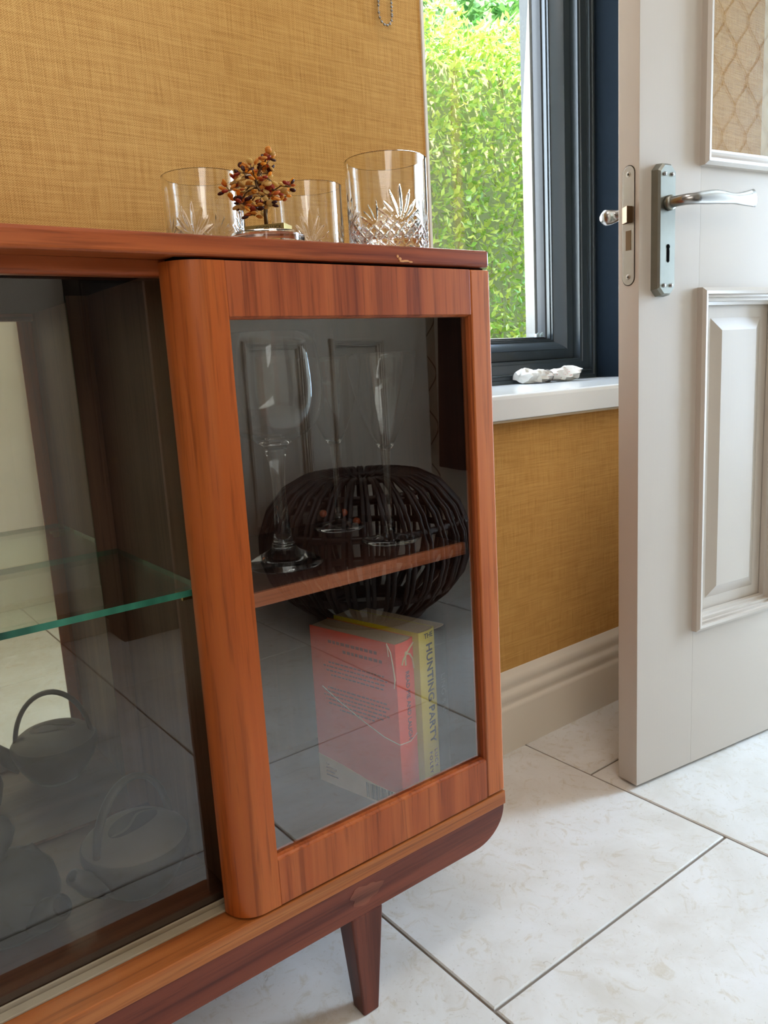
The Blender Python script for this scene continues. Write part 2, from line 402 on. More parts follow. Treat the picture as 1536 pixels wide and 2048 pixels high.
# floor: a grout bed with single tiles laid in half bond
fl = MB(); fl.box(-2.6, 3.8, -1.3, 1.05, -0.06, -0.0032)
floor = struct('floor', fl, m_grout)
PT, GAP = 0.516, 0.0042
def tile_mesh(w_, d_):
    t = MB(); e = 0.0016
    x, y = w_/2, d_/2
    vs = [(-x, -y, -0.012), (x, -y, -0.012), (x, y, -0.012), (-x, y, -0.012), (-x, -y, -e), (x, -y, -e), (x, y, -e), (-x, y, -e),
          (-x+e, -y+e, 0), (x-e, -y+e, 0), (x-e, y-e, 0), (-x+e, y-e, 0)]
    t.add(vs, [(4, 5, 9, 8), (5, 6, 10, 9), (6, 7, 11, 10), (7, 4, 8, 11), (8, 9, 10, 11), (0, 1, 5, 4), (1, 2, 6, 5), (2, 3, 7, 6), (3, 0, 4, 7)])
    return t
cache = {}
def lay(x0, x1, y0, y1):
    key = (round(x1-x0, 3), round(y1-y0, 3))
    if key not in cache: cache[key] = tile_mesh(*key).mesh('tile', m_tile)
    o = bpy.data.objects.new('tile', cache[key]); C.objects.link(o); o.parent = floor; o.location = ((x0+x1)/2, (y0+y1)/2, 0)
XL = 0.563; YA = 0.584; YB = 0.845
for i in range(-7, 7):
    xa = XL + i*PT; ybase = YA if i % 2 == 0 else YB
    a0, a1 = max(xa+GAP/2, -2.6), min(xa+PT-GAP/2, 3.8)
    if a1-a0 < 0.03: continue
    for j in range(-5, 3):
        ya = ybase + j*PT
        c0, c1 = max(ya+GAP/2, -1.29), min(ya+PT-GAP/2, 1.05)
        if c1-c0 < 0.03: continue
        lay(a0, a1, c0, c1)

# skirting (moulded) along the window wall
SK = [(YW, 0), (1.0028, 0), (1.0028, 0.086), (1.0045, 0.092), (1.0075, 0.094), (1.0085, 0.098), (1.0065, 0.104), (1.0055, 0.112), (1.0075, 0.118), (1.0125, 0.122),
      (1.0135, 0.126), (1.0115, 0.133), (1.0115, 0.140), (1.0145, 0.147), (1.0188, 0.151), (1.0205, 0.156), (YW, 0.159)]
b = MB(); b.prism(SK, -2.6, 1.965, 'x'); struct('baseboard_back', b, m_skirt_lit, auto=50)
b = MB(); b.box(-2.6, 0.98, YO, YO+0.018, 0, 0.15); struct('baseboard_front', b, m_white_h, bevel=0.004)
b = MB(); b.box(1.94, 1.967, 0.66, 0.75, 0, 2.1); b.box(1.958, 1.966, 0.75, 1.0, 0, 2.3); struct('trim_1', b, m_white, bevel=0.003)

# ------------------------------------------------------------------ window
win = thing('window_1', (1.33, 1.35, SZ), 'anthracite framed window looking onto a sunlit hedge', kind='structure')
def ring(profile, x0, x1, z0, z1):
    """mitred rectangular frame; profile = [(inset, y)...] from the reveal inwards"""
    t = MB(); n = len(profile); vs = []
    for (cx, cz, sx, sz) in ((x0, z0, 1, 1), (x1, z0, -1, 1), (x1, z1, -1, -1), (x0, z1, 1, -1)):
        for u, y in profile: vs.append((cx+sx*u, y, cz+sz*u))
    fs = []
    for c in range(4):
        d = (c+1) % 4
        for k in range(n-1): fs.append((c*n+k, d*n+k, d*n+k+1, c*n+k+1))
    return t.add(vs, fs)
PF = [(0, 1.46), (0, 1.350), (0.009, 1.350), (0.011, 1.354), (0.018, 1.354), (0.020, 1.350), (0.023, 1.350), (0.0235, 1.360), (0.045, 1.360), (0.047, 1.362), (0.053, 1.363), (0.054, 1.386), (0.0600, 1.392), (0.0605, 1.46)]
obj('frame', ring(PF, WX0, WX1, SZ, 2.15), m_anth, win, auto=25)
PS = [(0.056, 1.46), (0.056, 1.384), (0.078, 1.384), (0.0785, 1.3855), (0.0795, 1.384), (0.087, 1.390), (0.100, 1.412), (0.104, 1.412), (0.1045, 1.418), (0.108, 1.418), (0.1085, 1.426), (0.109, 1.46)]
obj('sash', ring(PS, WX0, WX1, SZ, 2.15), m_anth, win, auto=25)
PG = [(0.105, 1.437), (0.105, 1.426), (0.1125, 1.430), (0.1145, 1.440), (0.114, 1.455)]
obj('gasket', ring(PG, WX0, WX1, SZ, 2.15), m_gasket, win, auto=25)
b = MB(); b.box(WX0+0.104, WX1-0.104, 1.440, 1.444, SZ+0.104, 2.046); obj('pane', b, m_winpane, win)
b = MB(); b.prism([(0.984, 0.650), (1.36, 0.650), (1.36, SZ), (0.992, SZ), (0.986, SZ-0.002), (0.984, SZ-0.008)], WX0-0.02, WX1+0.03, 'x')
b2 = MB(); b2.box(WX0-0.02, WX1+0.03, 0.9845, 1.02, 0.646, 0.6498)
obj('window_sill', b, m_sill, win, bevel=0.0015); obj('sill_edge_seal', b2, m_track, win)
b = MB(); b.box(WX1-0.003, WX1+0.001, YW+0.018, 1.352, SZ, 2.15); struct('trim_2', b, m_navy)
b = MB(); b.box(WX0-0.001, WX0+0.004, YW-0.003, 1.352, SZ, 2.15); b.box(WX0, WX1, YW, 1.352, 2.146, 2.152); struct('trim_3', b, m_plaster)
b = MB(); b.box(WX1-0.1165, WX1+0.2, 1.462, 1.494, 0.5, 2.3); b.box(WX0-0.2, WX0+0.10, 1.462, 1.515, 0.5, 2.3); struct('trim_4', b, m_render)
b = MB()
for q in range(2):
    x = 1.612+q*0.016; b.box(x, x+0.012, 1.4262, 1.4338, 0.809, 0.818); b.ellipsoid((x+0.006, 1.4255, 0.817), (0.005, 0.002, 0.004), 8, 6)
obj('glazing_packer', b, plain('clear_plastic', srgb(150, 166, 168), 0.2), win)

# ------------------------------------------------------------------ garden
b = MB(); b.box(-3, 8, 1.5, 9, -0.25, -0.15); struct('ground', b, m_paving)
def foliage(n, x0, x1, y0, y1, z0, z1, size, seedless=0.0):
    """loose folded leaves; returns one mesh builder"""
    V = []; F = []
    P = np.stack([rng.uniform(x0, x1, n), y0+(y1-y0)*rng.beta(1.1, 2.6, n), rng.uniform(z0, z1, n)], 1)
    P[:, 2] += 0.05*np.sin(P[:, 0]*9)*((P[:, 2]-z0)/(z1-z0))
    for p in P:
        a = rng.uniform(0, 2*PI); el = rng.uniform(-0.5, 1.1); s_ = size*rng.uniform(0.65, 1.25)
        d = Vector((math.cos(a)*math.cos(el), math.sin(a)*math.cos(el)-0.25, math.sin(el))).normalized()
        sd = d.cross(Vector((rng.normal()*0.5, rng.normal()*0.5-0.7, 1))).normalized(); nn = d.cross(sd)
        c = Vector(p); k = len(V)
        V += [c, c+d*s_*0.5+sd*s_*0.27+nn*s_*0.08, c+d*s_, c+d*s_*0.5-sd*s_*0.27+nn*s_*0.08]
        F += [(k, k+1, k+2), (k, k+2, k+3)]
    t = MB(); t.v = [tuple(v) for v in V]; t.f = F; t.mi = [0]*len(F); return t
def raw(name, t, mat, parent, kind=None):
    me = bpy.data.meshes.new(name); o_ = off_of(parent); me.from_pydata([Vector(v)-o_ for v in t.v], [], t.f); me.materials.append(mat)
    o = bpy.data.objects.new(name, me); C.objects.link(o); o.parent = parent; return tag(o, kind=kind)
hedge = thing('privet_hedge', (2.6, 2.75, -0.15), 'clipped green hedge outside the window, its top in full sun', 'hedge')
b = MB(); b.box(1.0, 4.6, 2.80, 3.2, -0.15, 2.06); obj('hedge_core', b, m_core, hedge)
raw('foliage', foliage(17000, 1.3, 4.4, 2.56, 2.80, 0.4, 2.16, 0.040), m_leaf, hedge, 'stuff')
raw('top_foliage', foliage(5200, 1.3, 4.4, 2.58, 3.2, 2.04, 2.22, 0.040), m_leaf, hedge, 'stuff')
t = MB()
for i in range(260):
    x = rng.uniform(1.5, 4.2); z = rng.uniform(0.5, 2.0); y = rng.uniform(2.63, 2.78); a = rng.normal()*0.5; L = rng.uniform(0.08, 0.26)
    t.tube([(x, y, z), (x+math.sin(a)*L*0.5, y+rng.normal()*0.01, z+math.cos(a)*L*0.5), (x+math.sin(a)*L, y-0.02, z+math.cos(a)*L)], [0.003, 0.0025, 0.0018], 4)
raw('twigs', t, m_twig, hedge, 'stuff')
lm = MB(); lm.add([(0, 0, 0), (0.016, 0.28*0.034, 0.003), (0.036, 0, 0), (0.016, -0.28*0.034, 0.003), (0.027, 0.006, 0.0015), (0.027, -0.006, 0.0015)],
                  [(0, 1, 4, 2), (0, 2, 5, 3)])
leafme = lm.mesh('leaf', m_leaf)
for i in range(290):
    o = bpy.data.objects.new('leaf', leafme); C.objects.link(o); o.parent = hedge
    o.location = Vector((rng.uniform(2.0, 2.9), rng.uniform(2.555, 2.60), rng.uniform(0.75, 2.05))) - Vector((2.6, 2.75, -0.15))
    o.rotation_euler = (rng.uniform(0.6, 2.2), rng.normal()*0.6, rng.uniform(0, 2*PI)); s_ = rng.uniform(0.8, 1.15); o.scale = (s_, s_, s_)
tree2 = thing('garden_tree', (4.5, 5.6, -0.15), 'darker green tree rising behind the hedge', 'tree')
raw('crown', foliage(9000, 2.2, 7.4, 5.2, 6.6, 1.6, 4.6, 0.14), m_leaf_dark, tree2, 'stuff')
b = MB(); b.ellipsoid((5.0, 6.6, 2.6), (3.4, 0.8, 2.6), 24, 14); obj('inner_crown', b, plain('inner_leaf_mass', srgb(92, 128, 76), 0.95), tree2)  # plain mid green mass filling the crown
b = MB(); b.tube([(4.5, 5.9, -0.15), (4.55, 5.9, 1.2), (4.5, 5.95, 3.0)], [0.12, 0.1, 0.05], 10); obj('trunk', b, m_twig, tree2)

# ------------------------------------------------------------------ the open door on the right
D0 = (1.0962, 0.7589); DA = math.atan2(-0.1325, 0.9912)
door = thing('door_1', (D0[0], D0[1], 0), 'white panelled door standing open, glazed above, with a lever handle', 'door', rz=DA, kind='structure')
DW, DT, DH = 0.835, 0.042, 1.98
def rect_frame(x0, x1, z0, z1, prof, flip=1):
    """mitred moulding: prof = [(inset, y)]"""
    return ring(prof, x0, x1, z0, z1)
U = [0.141, 0.365, 0.470, 0.694]
def leaf_parts(d, glazed=True):
    if glazed: zr = [(0.006, 0.266), (0.852, 1.049), (1.84, DH)]
    else: zr = [(0.006, 0.266), (0.852, 1.049), (1.84, DH)]
    b = MB(); b.box(0, U[0], 0, DT, 0.006, DH); obj('stile', b, m_white, d, bevel=0.0005)
    b = MB(); b.box(U[3], DW, 0, DT, 0.006, DH); obj('stile', b, m_white, d, bevel=0.0005)
    for z0, z1 in zr:
        b = MB(); b.box(U[0], U[3], 0, DT, z0, z1); obj('rail', b, m_white_h, d)
    b = MB(); b.box(U[1], U[2], 0, DT, 0.266, 0.852); obj('mullion', b, m_white, d)
    MO = [(-0.004, 0.0), (-0.0035, -0.010), (0.002, -0.014), (0.007, -0.013), (0.0075, -0.009), (0.012, -0.0095), (0.0125, -0.005), (0.018, -0.005), (0.0185, 0.001), (0.024, 0.002), (0.0245, 0.011)]
    cells = [(U[0], U[1], 0.266, 0.852), (U[2], U[3], 0.266, 0.852)]
    if not glazed: cells += [(U[0], U[1], 1.049, 1.84), (U[2], U[3], 1.049, 1.84)]
    for x0, x1, z0, z1 in cells:
        p = MB(); i1, i2 = 0.045, 0.066
        p.add([(x0, 0.012, z0), (x1, 0.012, z0), (x1, 0.012, z1), (x0, 0.012, z1), (x0+i1, 0.012, z0+i1), (x1-i1, 0.012, z0+i1), (x1-i1, 0.012, z1-i1), (x0+i1, 0.012, z1-i1),
               (x0+i2, 0.004, z0+i2), (x1-i2, 0.004, z0+i2), (x1-i2, 0.004, z1-i2), (x0+i2, 0.004, z1-i2), (x0, 0.030, z0), (x1, 0.030, z0), (x1, 0.030, z1), (x0, 0.030, z1)],
              [(0, 1, 5, 4), (1, 2, 6, 5), (2, 3, 7, 6), (3, 0, 4, 7), (4, 5, 9, 8), (5, 6, 10, 9), (6, 7, 11, 10), (7, 4, 8, 11), (8, 9, 10, 11), (12, 15, 14, 13), (0, 12, 13, 1), (1, 13, 14, 2), (2, 14, 15, 3), (3, 15, 12, 0)])
        o = obj('panel', p, m_white, d, bevel=0.0008); obj('moulding', ring(MO, x0, x1, z0, z1), m_white, d, auto=30)
    if glazed:
        obj('glazing_moulding', ring(MO+[(0.0245, 0.018)], U[0], U[3], 1.049, 1.84), m_white, d, auto=30)
        p = MB(); p.box(U[0]+0.012, U[3]-0.012, 0.019, 0.023, 1.06, 1.83); obj('glass_pane', p, m_doorpane, d)
        obj('rear_glazing_moulding', ring([(0, 0.042), (0.001, 0.050), (0.012, 0.052), (0.022, 0.044), (0.0225, 0.023)], U[0], U[3], 1.049, 1.84), m_white, d, auto=30)
    else:
        b = MB(); b.box(U[1], U[2], 0, DT, 1.049, 1.84); obj('mullion', b, m_white, d)
leaf_parts(door)
# backplate, lever, screws, keyhole
def octo(x0, x1, z0, z1, c): return [(x0+c, z0), (x1-c, z0), (x1, z0+c), (x1, z1-c), (x1-c, z1), (x0+c, z1), (x0, z1-c), (x0, z0+c)]
hd = MB()
o1 = octo(0.0265, 0.0660, 0.842, 1.0405, 0.010); o2 = octo(0.0275, 0.0650, 0.8432, 1.0393, 0.0100); o3 = octo(0.0300, 0.0628, 0.846, 1.0365, 0.0095)
lay3 = [[(p[0], 0.0, p[1]) for p in o1], [(p[0], -0.012, p[1]) for p in o2], [(p[0], -0.0155, p[1]) for p in o3]]
vs = sum(lay3, []); fs = []
for L in range(2):
    for i in range(8): j = (i+1) % 8; fs.append((L*8+i, L*8+j, L*8+8+j, L*8+8+i))
fs.append(tuple(range(16, 24))); hd.add(vs, fs)
handle = obj('door_handle', hd, m_satin, door, label='satin nickel backplate with a chrome lever')
b = MB(); pts = []; rr = []
for i in range(25):
    s_ = i/24
    if s_ < 0.28:
        q = s_/0.28; pts.append((0.0475+0.006*q**3, -0.0155-0.034*q, 0.981)); rr.append((0.0082, 0.0082))
    else:
        q = (s_-0.28)/0.72
        x = 0.0535+0.006+0.144*q; z = 0.981+0.0065*math.sin(min(1, q*1.6)*PI/2) - 0.0022*math.sin(PI*max(0, (q-0.35)/0.65))+0.004*max(0, q-0.6)
        y = -0.052+0.010*(1-math.exp(-6*q))*0-0.002*math.sin(PI*q)
        t_ = 0.0082+0.0025*math.sin(PI*min(1, q*1.6)) if q < 0.62 else 0.0082+0.006*((q-0.62)/0.38)**1.3
        pts.append((x, y, z)); rr.append((0.0075-0.0025*q, t_))
b.tube(pts, rr, 16); obj('lever', b, m_chrome, handle, smooth=True, label='polished lever')
b = MB(); b.lathe([(0.0, 0.0), (0.0115, 0.0), (0.0115, 0.006), (0.0095, 0.009), (0.0, 0.009)], seg=24)
mm = Matrix.Translation((0.0475, -0.0155, 0.981)) @ Matrix.Rotation(PI/2, 4, 'X'); b.v = [tuple(mm @ Vector(p)) for p in b.v]; obj('lever_collar', b, m_satin, handle, smooth=True)
for sx, sz in ((0.0390, 1.0235), (0.0555, 1.0235), (0.0390, 0.858), (0.0555, 0.858)):
    b = MB(); b.lathe([(0, 0.002), (0.0025, 0.0016), (0.0034, 0.0)], seg=12)
    mm = Matrix.Translation((sx, -0.0156, sz)) @ Matrix.Rotation(PI/2, 4, 'X'); b.v = [tuple(mm @ Vector(p)) for p in b.v]; b.box(sx-0.0028, sx+0.0028, -0.0180, -0.0172, sz-0.0004, sz+0.0004)
    obj('screw', b, m_chrome, handle)
b = MB(); b.prism(arc(0.0475, 0.9165, 0.0038, -0.9, PI+0.9, 14)+[(0.0445, 0.9105), (0.0445, 0.8945), (0.0475, 0.8925), (0.0505, 0.8945), (0.0505, 0.9105)], -0.0159, -0.0150, 'y'); obj('keyhole', b, m_black, handle)
# lock forend on the door edge
def edge(name, poly, x0, x1, mat, parent, **kw):      # poly in (y, z), extruded in x
    t = MB(); t.prism(poly, x0, x1, 'x'); return obj(name, t, mat, parent, **kw)
yc = 0.0205; zc0, zc1 = 0.862, 1.040; hw = 0.0118
stad = lambda g: arc(yc, zc1-hw, hw+g, 0, PI, 14)+arc(yc, zc0+hw, hw+g, PI, 2*PI, 14)
edge('forend_recess', stad(0.0010), -0.0004, 0.001, m_black, door)
fe = edge('lock_forend', stad(0), -0.0012, 0.002, m_steel, door, bevel=0.0004, label='worn steel lock plate on the door edge')
t = MB(); t.prism([(-0.013, 0.0125), (0.001, 0.0125), (0.001, 0.0315), (-0.003, 0.0315)], 0.9555, 0.9800, 'z'); obj('latch_bolt', t, m_brassdark, fe, bevel=0.0006)
edge('deadbolt', [(0.0150, 0.9150), (0.0255, 0.9150), (0.0255, 0.9445), (0.0150, 0.9445)], -0.0016, 0.002, m_brassdark, fe)
for z in (1.0275, 0.8745):
    t = MB(); t.lathe([(0, 0.0006), (0.0034, 0.0004), (0.0042, 0)], seg=14); mm = Matrix.Translation((-0.0012, yc, z)) @ Matrix.Rotation(-PI/2, 4, 'Y'); t.v = [tuple(mm @ Vector(p)) for p in t.v]
    t.box(-0.0022, -0.0016, yc-0.0019, yc+0.0019, z-0.0004, z+0.0004, 1); t.box(-0.0022, -0.0016, yc-0.0004, yc+0.0004, z-0.0019, z+0.0019, 1); obj('forend_screw', t, [m_steel, m_black], fe)
# lever on the far face, only its tip shows past the edge
b = MB(); b.prism(octo(0.030, 0.065, 0.846, 1.036, 0.010), 0.042, 0.054, 'y'); bh = obj('far_door_handle', b, m_satin, door, bevel=0.002)
b = MB(); b.tube([(0.0475, 0.054, 0.981), (0.047, 0.085, 0.981), (0.040, 0.096, 0.980), (0.030, 0.099, 0.979), (0.0235, 0.099, 0.978)], [0.008, 0.009, 0.012, 0.0125, 0.007], 16); obj('far_lever', b, m_chrome, bh, smooth=True)
b = MB()
for z in (0.25, 1.0, 1.75): b.tube([(DW+0.004, -0.004, z-0.04), (DW+0.004, -0.004, z+0.04)], 0.006, 10)
obj('hinge', b, m_steel, door)

# the matching door in the opposite wall (seen mirrored in the cabinet glass)
door2 = thing('door_2', (1.875, YO+0.046, 0), 'closed white panelled door in the opposite wall', 'door', rz=PI, kind='structure')
leaf_parts(door2, False)
b = MB(); b.box(1.885, 1.958, YO, YO+0.028, 0, 2.06); b.box(0.957, 1.03, YO, YO+0.028, 0, 2.06); b.box(0.957, 1.958, YO, YO+0.028, 2.0, 2.075); struct('trim_5', b, m_white, bevel=0.006)
b = MB(); b.box(1.0, 1.9, YO-0.001, YO+0.003, 0, 2.0); struct('trim_6', b, m_gasket)

# ------------------------------------------------------------------ sideboard
YF = 0.6741
sb = thing('sideboard', (0.15, 0.83, 0), 'teak sideboard with a glass cupboard door, sliding glass front and tapered legs', 'sideboard')
XE, XS = 0.6828, -0.62           # right and left ends
b = MB(); b.box(XS-0.012, XE, YF, 0.985, 0.8645, 0.8832); obj('top_board', b, m_teak_h, sb, bevel=0.0035, seg=3)
b = MB(); b.box(XS, 0.312, 0.708, 0.985, 0.8600, 0.8645); b.box(0.300, XE, YF+0.012, 0.985, 0.862, 0.8645); obj('sub_top', b, m_black, sb)
# top rail over the sliding glass, rounded lower lip
b = MB(); b.prism([(0.7065, 0.8643), (0.7065, 0.8575)]+arc(0.7105, 0.8545, 0.0048, PI, 2*PI, 8)[0:6]+[(0.722, 0.8500), (0.722, 0.8643)], XS, 0.312, 'x'); obj('top_rail', b, m_teak_h, sb, auto=40)
b = MB(); b.box(XS, XE+0.0012, YF, 0.985, 0.1800, 0.1985); obj('base_board', b, m_teak_ledge, sb, bevel=0.0012)
# apron with a curved end
ap = [(XS, 0.1350), (0.628, 0.1350)]+[(0.628+0.0535*math.sin(a), 0.1800-0.0450*math.cos(a)) for a in [PI/2*i/12 for i in range(1, 13)]]+[(XS, 0.18)]
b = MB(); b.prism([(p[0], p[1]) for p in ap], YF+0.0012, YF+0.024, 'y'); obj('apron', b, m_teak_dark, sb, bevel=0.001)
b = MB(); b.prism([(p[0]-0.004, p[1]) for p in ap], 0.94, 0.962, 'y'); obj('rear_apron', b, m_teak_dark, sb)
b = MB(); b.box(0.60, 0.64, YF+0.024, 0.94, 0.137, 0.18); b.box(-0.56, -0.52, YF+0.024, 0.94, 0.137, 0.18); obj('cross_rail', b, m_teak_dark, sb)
def leg(xl, xr, bl, br, y0, y1, yb0, yb1):
    t = MB(); z1, z0 = 0.1352, 0.0
    t.add([(bl, yb0, z0), (br, yb0, z0), (br, yb1, z0), (bl, yb1, z0), (xl, y0, z1), (xr, y0, z1), (xr, y1, z1), (xl, y1, z1)],
          [(0, 3, 2, 1), (4, 5, 6, 7), (0, 1, 5, 4), (1, 2, 6, 5), (2, 3, 7, 6), (3, 0, 4, 7)])
    return t
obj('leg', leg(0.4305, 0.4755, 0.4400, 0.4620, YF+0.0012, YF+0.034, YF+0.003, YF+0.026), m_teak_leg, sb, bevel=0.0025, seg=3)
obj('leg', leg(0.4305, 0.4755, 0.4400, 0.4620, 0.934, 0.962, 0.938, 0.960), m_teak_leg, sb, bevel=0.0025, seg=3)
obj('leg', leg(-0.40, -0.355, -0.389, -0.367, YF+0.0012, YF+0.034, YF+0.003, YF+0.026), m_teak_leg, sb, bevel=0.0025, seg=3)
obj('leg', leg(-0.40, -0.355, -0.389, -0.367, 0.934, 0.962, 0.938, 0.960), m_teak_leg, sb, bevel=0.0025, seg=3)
# carcass
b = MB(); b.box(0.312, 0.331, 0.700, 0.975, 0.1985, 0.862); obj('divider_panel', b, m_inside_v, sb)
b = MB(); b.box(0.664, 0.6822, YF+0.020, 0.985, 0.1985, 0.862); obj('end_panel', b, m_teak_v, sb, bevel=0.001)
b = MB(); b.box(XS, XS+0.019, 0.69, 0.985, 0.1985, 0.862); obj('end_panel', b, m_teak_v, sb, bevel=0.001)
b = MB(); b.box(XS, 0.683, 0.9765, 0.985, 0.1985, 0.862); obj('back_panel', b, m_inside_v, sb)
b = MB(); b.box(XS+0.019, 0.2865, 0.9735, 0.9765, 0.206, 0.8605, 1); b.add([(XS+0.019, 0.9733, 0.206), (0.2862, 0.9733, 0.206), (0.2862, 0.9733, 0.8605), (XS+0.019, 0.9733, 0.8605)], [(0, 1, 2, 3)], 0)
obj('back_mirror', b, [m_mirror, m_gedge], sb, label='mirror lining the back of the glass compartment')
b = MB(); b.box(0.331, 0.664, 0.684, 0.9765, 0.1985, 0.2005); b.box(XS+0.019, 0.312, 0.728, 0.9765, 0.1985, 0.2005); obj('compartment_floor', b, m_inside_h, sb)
b = MB(); b.box(0.332, 0.662, 0.716, 0.976, 0.519, 0.534); shf = obj('cupboard_shelf', b, m_inside_shade, sb)  # shelf shade carried by the darkened wood
b = MB(); b.box(0.332, 0.662, 0.710, 0.716, 0.5188, 0.5342); obj('shelf_lit_edge', b, m_shelf_lit, shf, bevel=0.0006)  # lighter strip paints the lit front edge of the shelf
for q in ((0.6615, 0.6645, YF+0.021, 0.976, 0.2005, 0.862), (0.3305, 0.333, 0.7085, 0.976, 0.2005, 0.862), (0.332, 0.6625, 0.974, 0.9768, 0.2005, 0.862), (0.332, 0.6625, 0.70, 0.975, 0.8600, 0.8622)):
    b = MB(); b.box(*q); obj('cupboard_shade_lining', b, m_inside_shade, sb)  # lining added to darken the inner faces of the cupboard
# glass shelf with green edges
b = MB(); g0, g1, gy0, gy1, gz0, gz1 = XS+0.020, 0.3115, 0.7175, 0.9728, 0.5455, 0.5520
b.box(g0, g1, gy0, gy1, gz0, gz1, 1)
for i in (0, 1): b.mi[i] = 0
obj('glass_shelf', b, [m_shelfglass, m_gedge], sb, label='thick clear glass shelf with green cut edges')
b = MB(); b.box(0.292, 0.312, 0.735, 0.747, 0.5415, 0.5454); b.tube([(0.312, 0.741, 0.5385), (0.296, 0.741, 0.5385)], 0.003, 10); obj('shelf_peg', b, m_brass, sb)
# sliding glass and its track
b = MB(); b.box(XS+0.03, 0.3075, 0.7245, 0.7275, 0.2035, 0.8545, 1); b.mi[2] = 0; obj('sliding_glass_door', b, [m_pane_slide, m_clear], sb)
b = MB(); b.box(XS, 0.3115, 0.7085, 0.7195, 0.1985, 0.2010); b.box(XS, 0.3115, 0.7215, 0.7238, 0.1985, 0.2045); obj('sliding_track', b, m_track, sb, bevel=0.0006)
b = MB(); b.box(XS, 0.3118, 0.728, 0.738, 0.2005, 0.2120); obj('inner_rail', b, m_inside_h, sb)
# cupboard door: stiles, rails, pane
cdoor = thing('cupboard_door', (0.49, YF, 0.2))
cdoor.parent = sb; cdoor.matrix_parent_inverse = sb.matrix_world.inverted(); cdoor.location = (0, 0, 0); cdoor.matrix_parent_inverse = Matrix.Identity(4)
Z0, Z1, DB = 0.2012, 0.8615, 0.020
post = [(0.3430, YF), (0.3430, 0.700)]+[(0.331, 0.708), (0.296, 0.708)]+arc(0.3250, YF+0.0320, 0.0320, PI, 1.5*PI, 10)
b = MB(); b.prism(post, Z0, Z1, 'z'); obj('rounded_stile', b, m_teak_post, cdoor, auto=40, label='rounded orange teak post at the left edge of the door')
b = MB(); b.box(0.6512, 0.6822, YF, YF+DB, Z0, Z1); obj('stile', b, m_teak_stile, cdoor, bevel=0.0022)
b = MB(); b.box(0.3431, 0.6509, YF, YF+DB, 0.8112, Z1); obj('top_rail', b, m_teak_v, cdoor, bevel=0.0009)
b = MB(); b.box(0.3431, 0.6509, YF, YF+DB, Z0, 0.2540); obj('bottom_rail', b, m_teak_v, cdoor, bevel=0.0009)
b = MB(); b.box(0.3432, 0.651, YF+0.0085, YF+0.0115, 0.254, 0.8112, 1); b.mi[2] = 0; obj('door_pane', b, [m_pane, m_clear], cdoor)
PB = [(0.0, YF+0.0015), (0.0022, YF+0.0084), (0.0, YF+0.0084)]
obj('glazing_bead', ring([(0, YF+0.0010), (0.0016, YF+0.0035), (0.0022, YF+0.0084)], 0.3431, 0.6510, 0.2541, 0.8111), m_teak_v, cdoor)
# chips and repair marks
b = MB()
for x, z, dx, dz in ((0.552, 0.8672, 0.004, 0.0010), (0.557, 0.8676, 0.005, 0.0011), (0.5635, 0.8668, 0.003, 0.0009), (0.549, 0.8695, 0.0022, 0.0016), (0.546, 0.8720, 0.0016, 0.0016)):
    b.ellipsoid((x, YF-0.0002, z), (dx, 0.0004, dz), 10, 6)
obj('chip', b, plain('bare_wood_chip', srgb(196, 132, 74), 0.8), sb)
b = MB(); pl = []
for i in range(26):
    a = 2*PI*i/26; r_ = 1+0.16*math.sin(3*a+1)+0.10*math.sin(7*a); pl.append((0.452+0.022*r_*math.cos(a), 0.1605+0.012*r_*math.sin(a)))
b.prism(pl, YF+0.0009, YF+0.0013, 'y'); obj('worn_patch', b, wood('worn_teak', 'x', srgb(108, 54, 38), srgb(120, 66, 46), srgb(130, 74, 52), rough=0.5), sb)

# ------------------------------------------------------------------ things inside the cupboard
# books: local frame with x across the spine, y into the shelf
def book(name, corner, ang, width, depth, height, mat, label, tilt=0.0):
    bk = thing(name, (corner[0], corner[1], 0.2006), label, 'book', rz=ang)
    ROOTOFF[bk.name] = Vector((0, 0, 0)); c = 0.0007
    n = 8; spine = [(width*i/n, -0.0030*math.sin(PI*i/n)) for i in range(n+1)]
    t = MB(); t.prism([(0, depth)]+spine+[(width, depth), (width-c, depth)]+[(width-c-(width-2*c)*i/n, -0.0030*math.sin(PI*(1-i/n))+c) for i in range(n+1)]+[(c, depth)], 0, height, 'z')
    obj('cover', t, mat, bk, auto=35)
    t = MB(); t.prism([(c, 0.002), (width-c, 0.002), (width-c, depth-0.002), (c, depth-0.002)], 0.0012, height-0.0003, 'z'); obj('page_block', t, m_pages, bk)
    return bk
dvec = Vector((0.517-0.549, 0.866-0.721)); ang = math.atan2(dvec.y, dvec.x)-PI/2     # local y runs from spine edge to far edge
HB = 0.2245
ob = book('orange_paperback', (0.549, 0.721), ang, 0.0345, 0.147, HB, m_orange, 'thick orange paperback standing under the cupboard shelf, barcode side out')
RS = Matrix.Rotation(PI/2, 3, 'X')                                   # text on the spine plane (x right, z up)
RSV = Matrix(((0, 1, 0), (0, 0, 1), (1, 0, 0))).transposed()
def spine_rot():      # reading from top to bottom: text x -> -z, text y -> +x, normal -> -y
    return Matrix(((0, 1, 0), (0, 0, -1), (-1, 0, 0)))
text('spine_title', 'READ ME AND LAUGH', m_inkgrey, ob, Vector((0.0172, -0.0033, 0.186)), spine_rot(), 0.0100, sx=0.90)
t = MB(); rp = lambda L: t.tube([(x, y, z+0.006) for x, y, z in L], 0.0011, 6)
rp([(0.033, -0.0022, 0.212), (0.025, -0.0031, 0.208), (0.0165, -0.0033, 0.202), (0.011, -0.0030, 0.196), (0.0085, -0.003, 0.190)])
rp([(0.0165, -0.0033, 0.203), (0.024, -0.0031, 0.200), (0.030, -0.0024, 0.192), (0.0335, -0.0012, 0.178)])
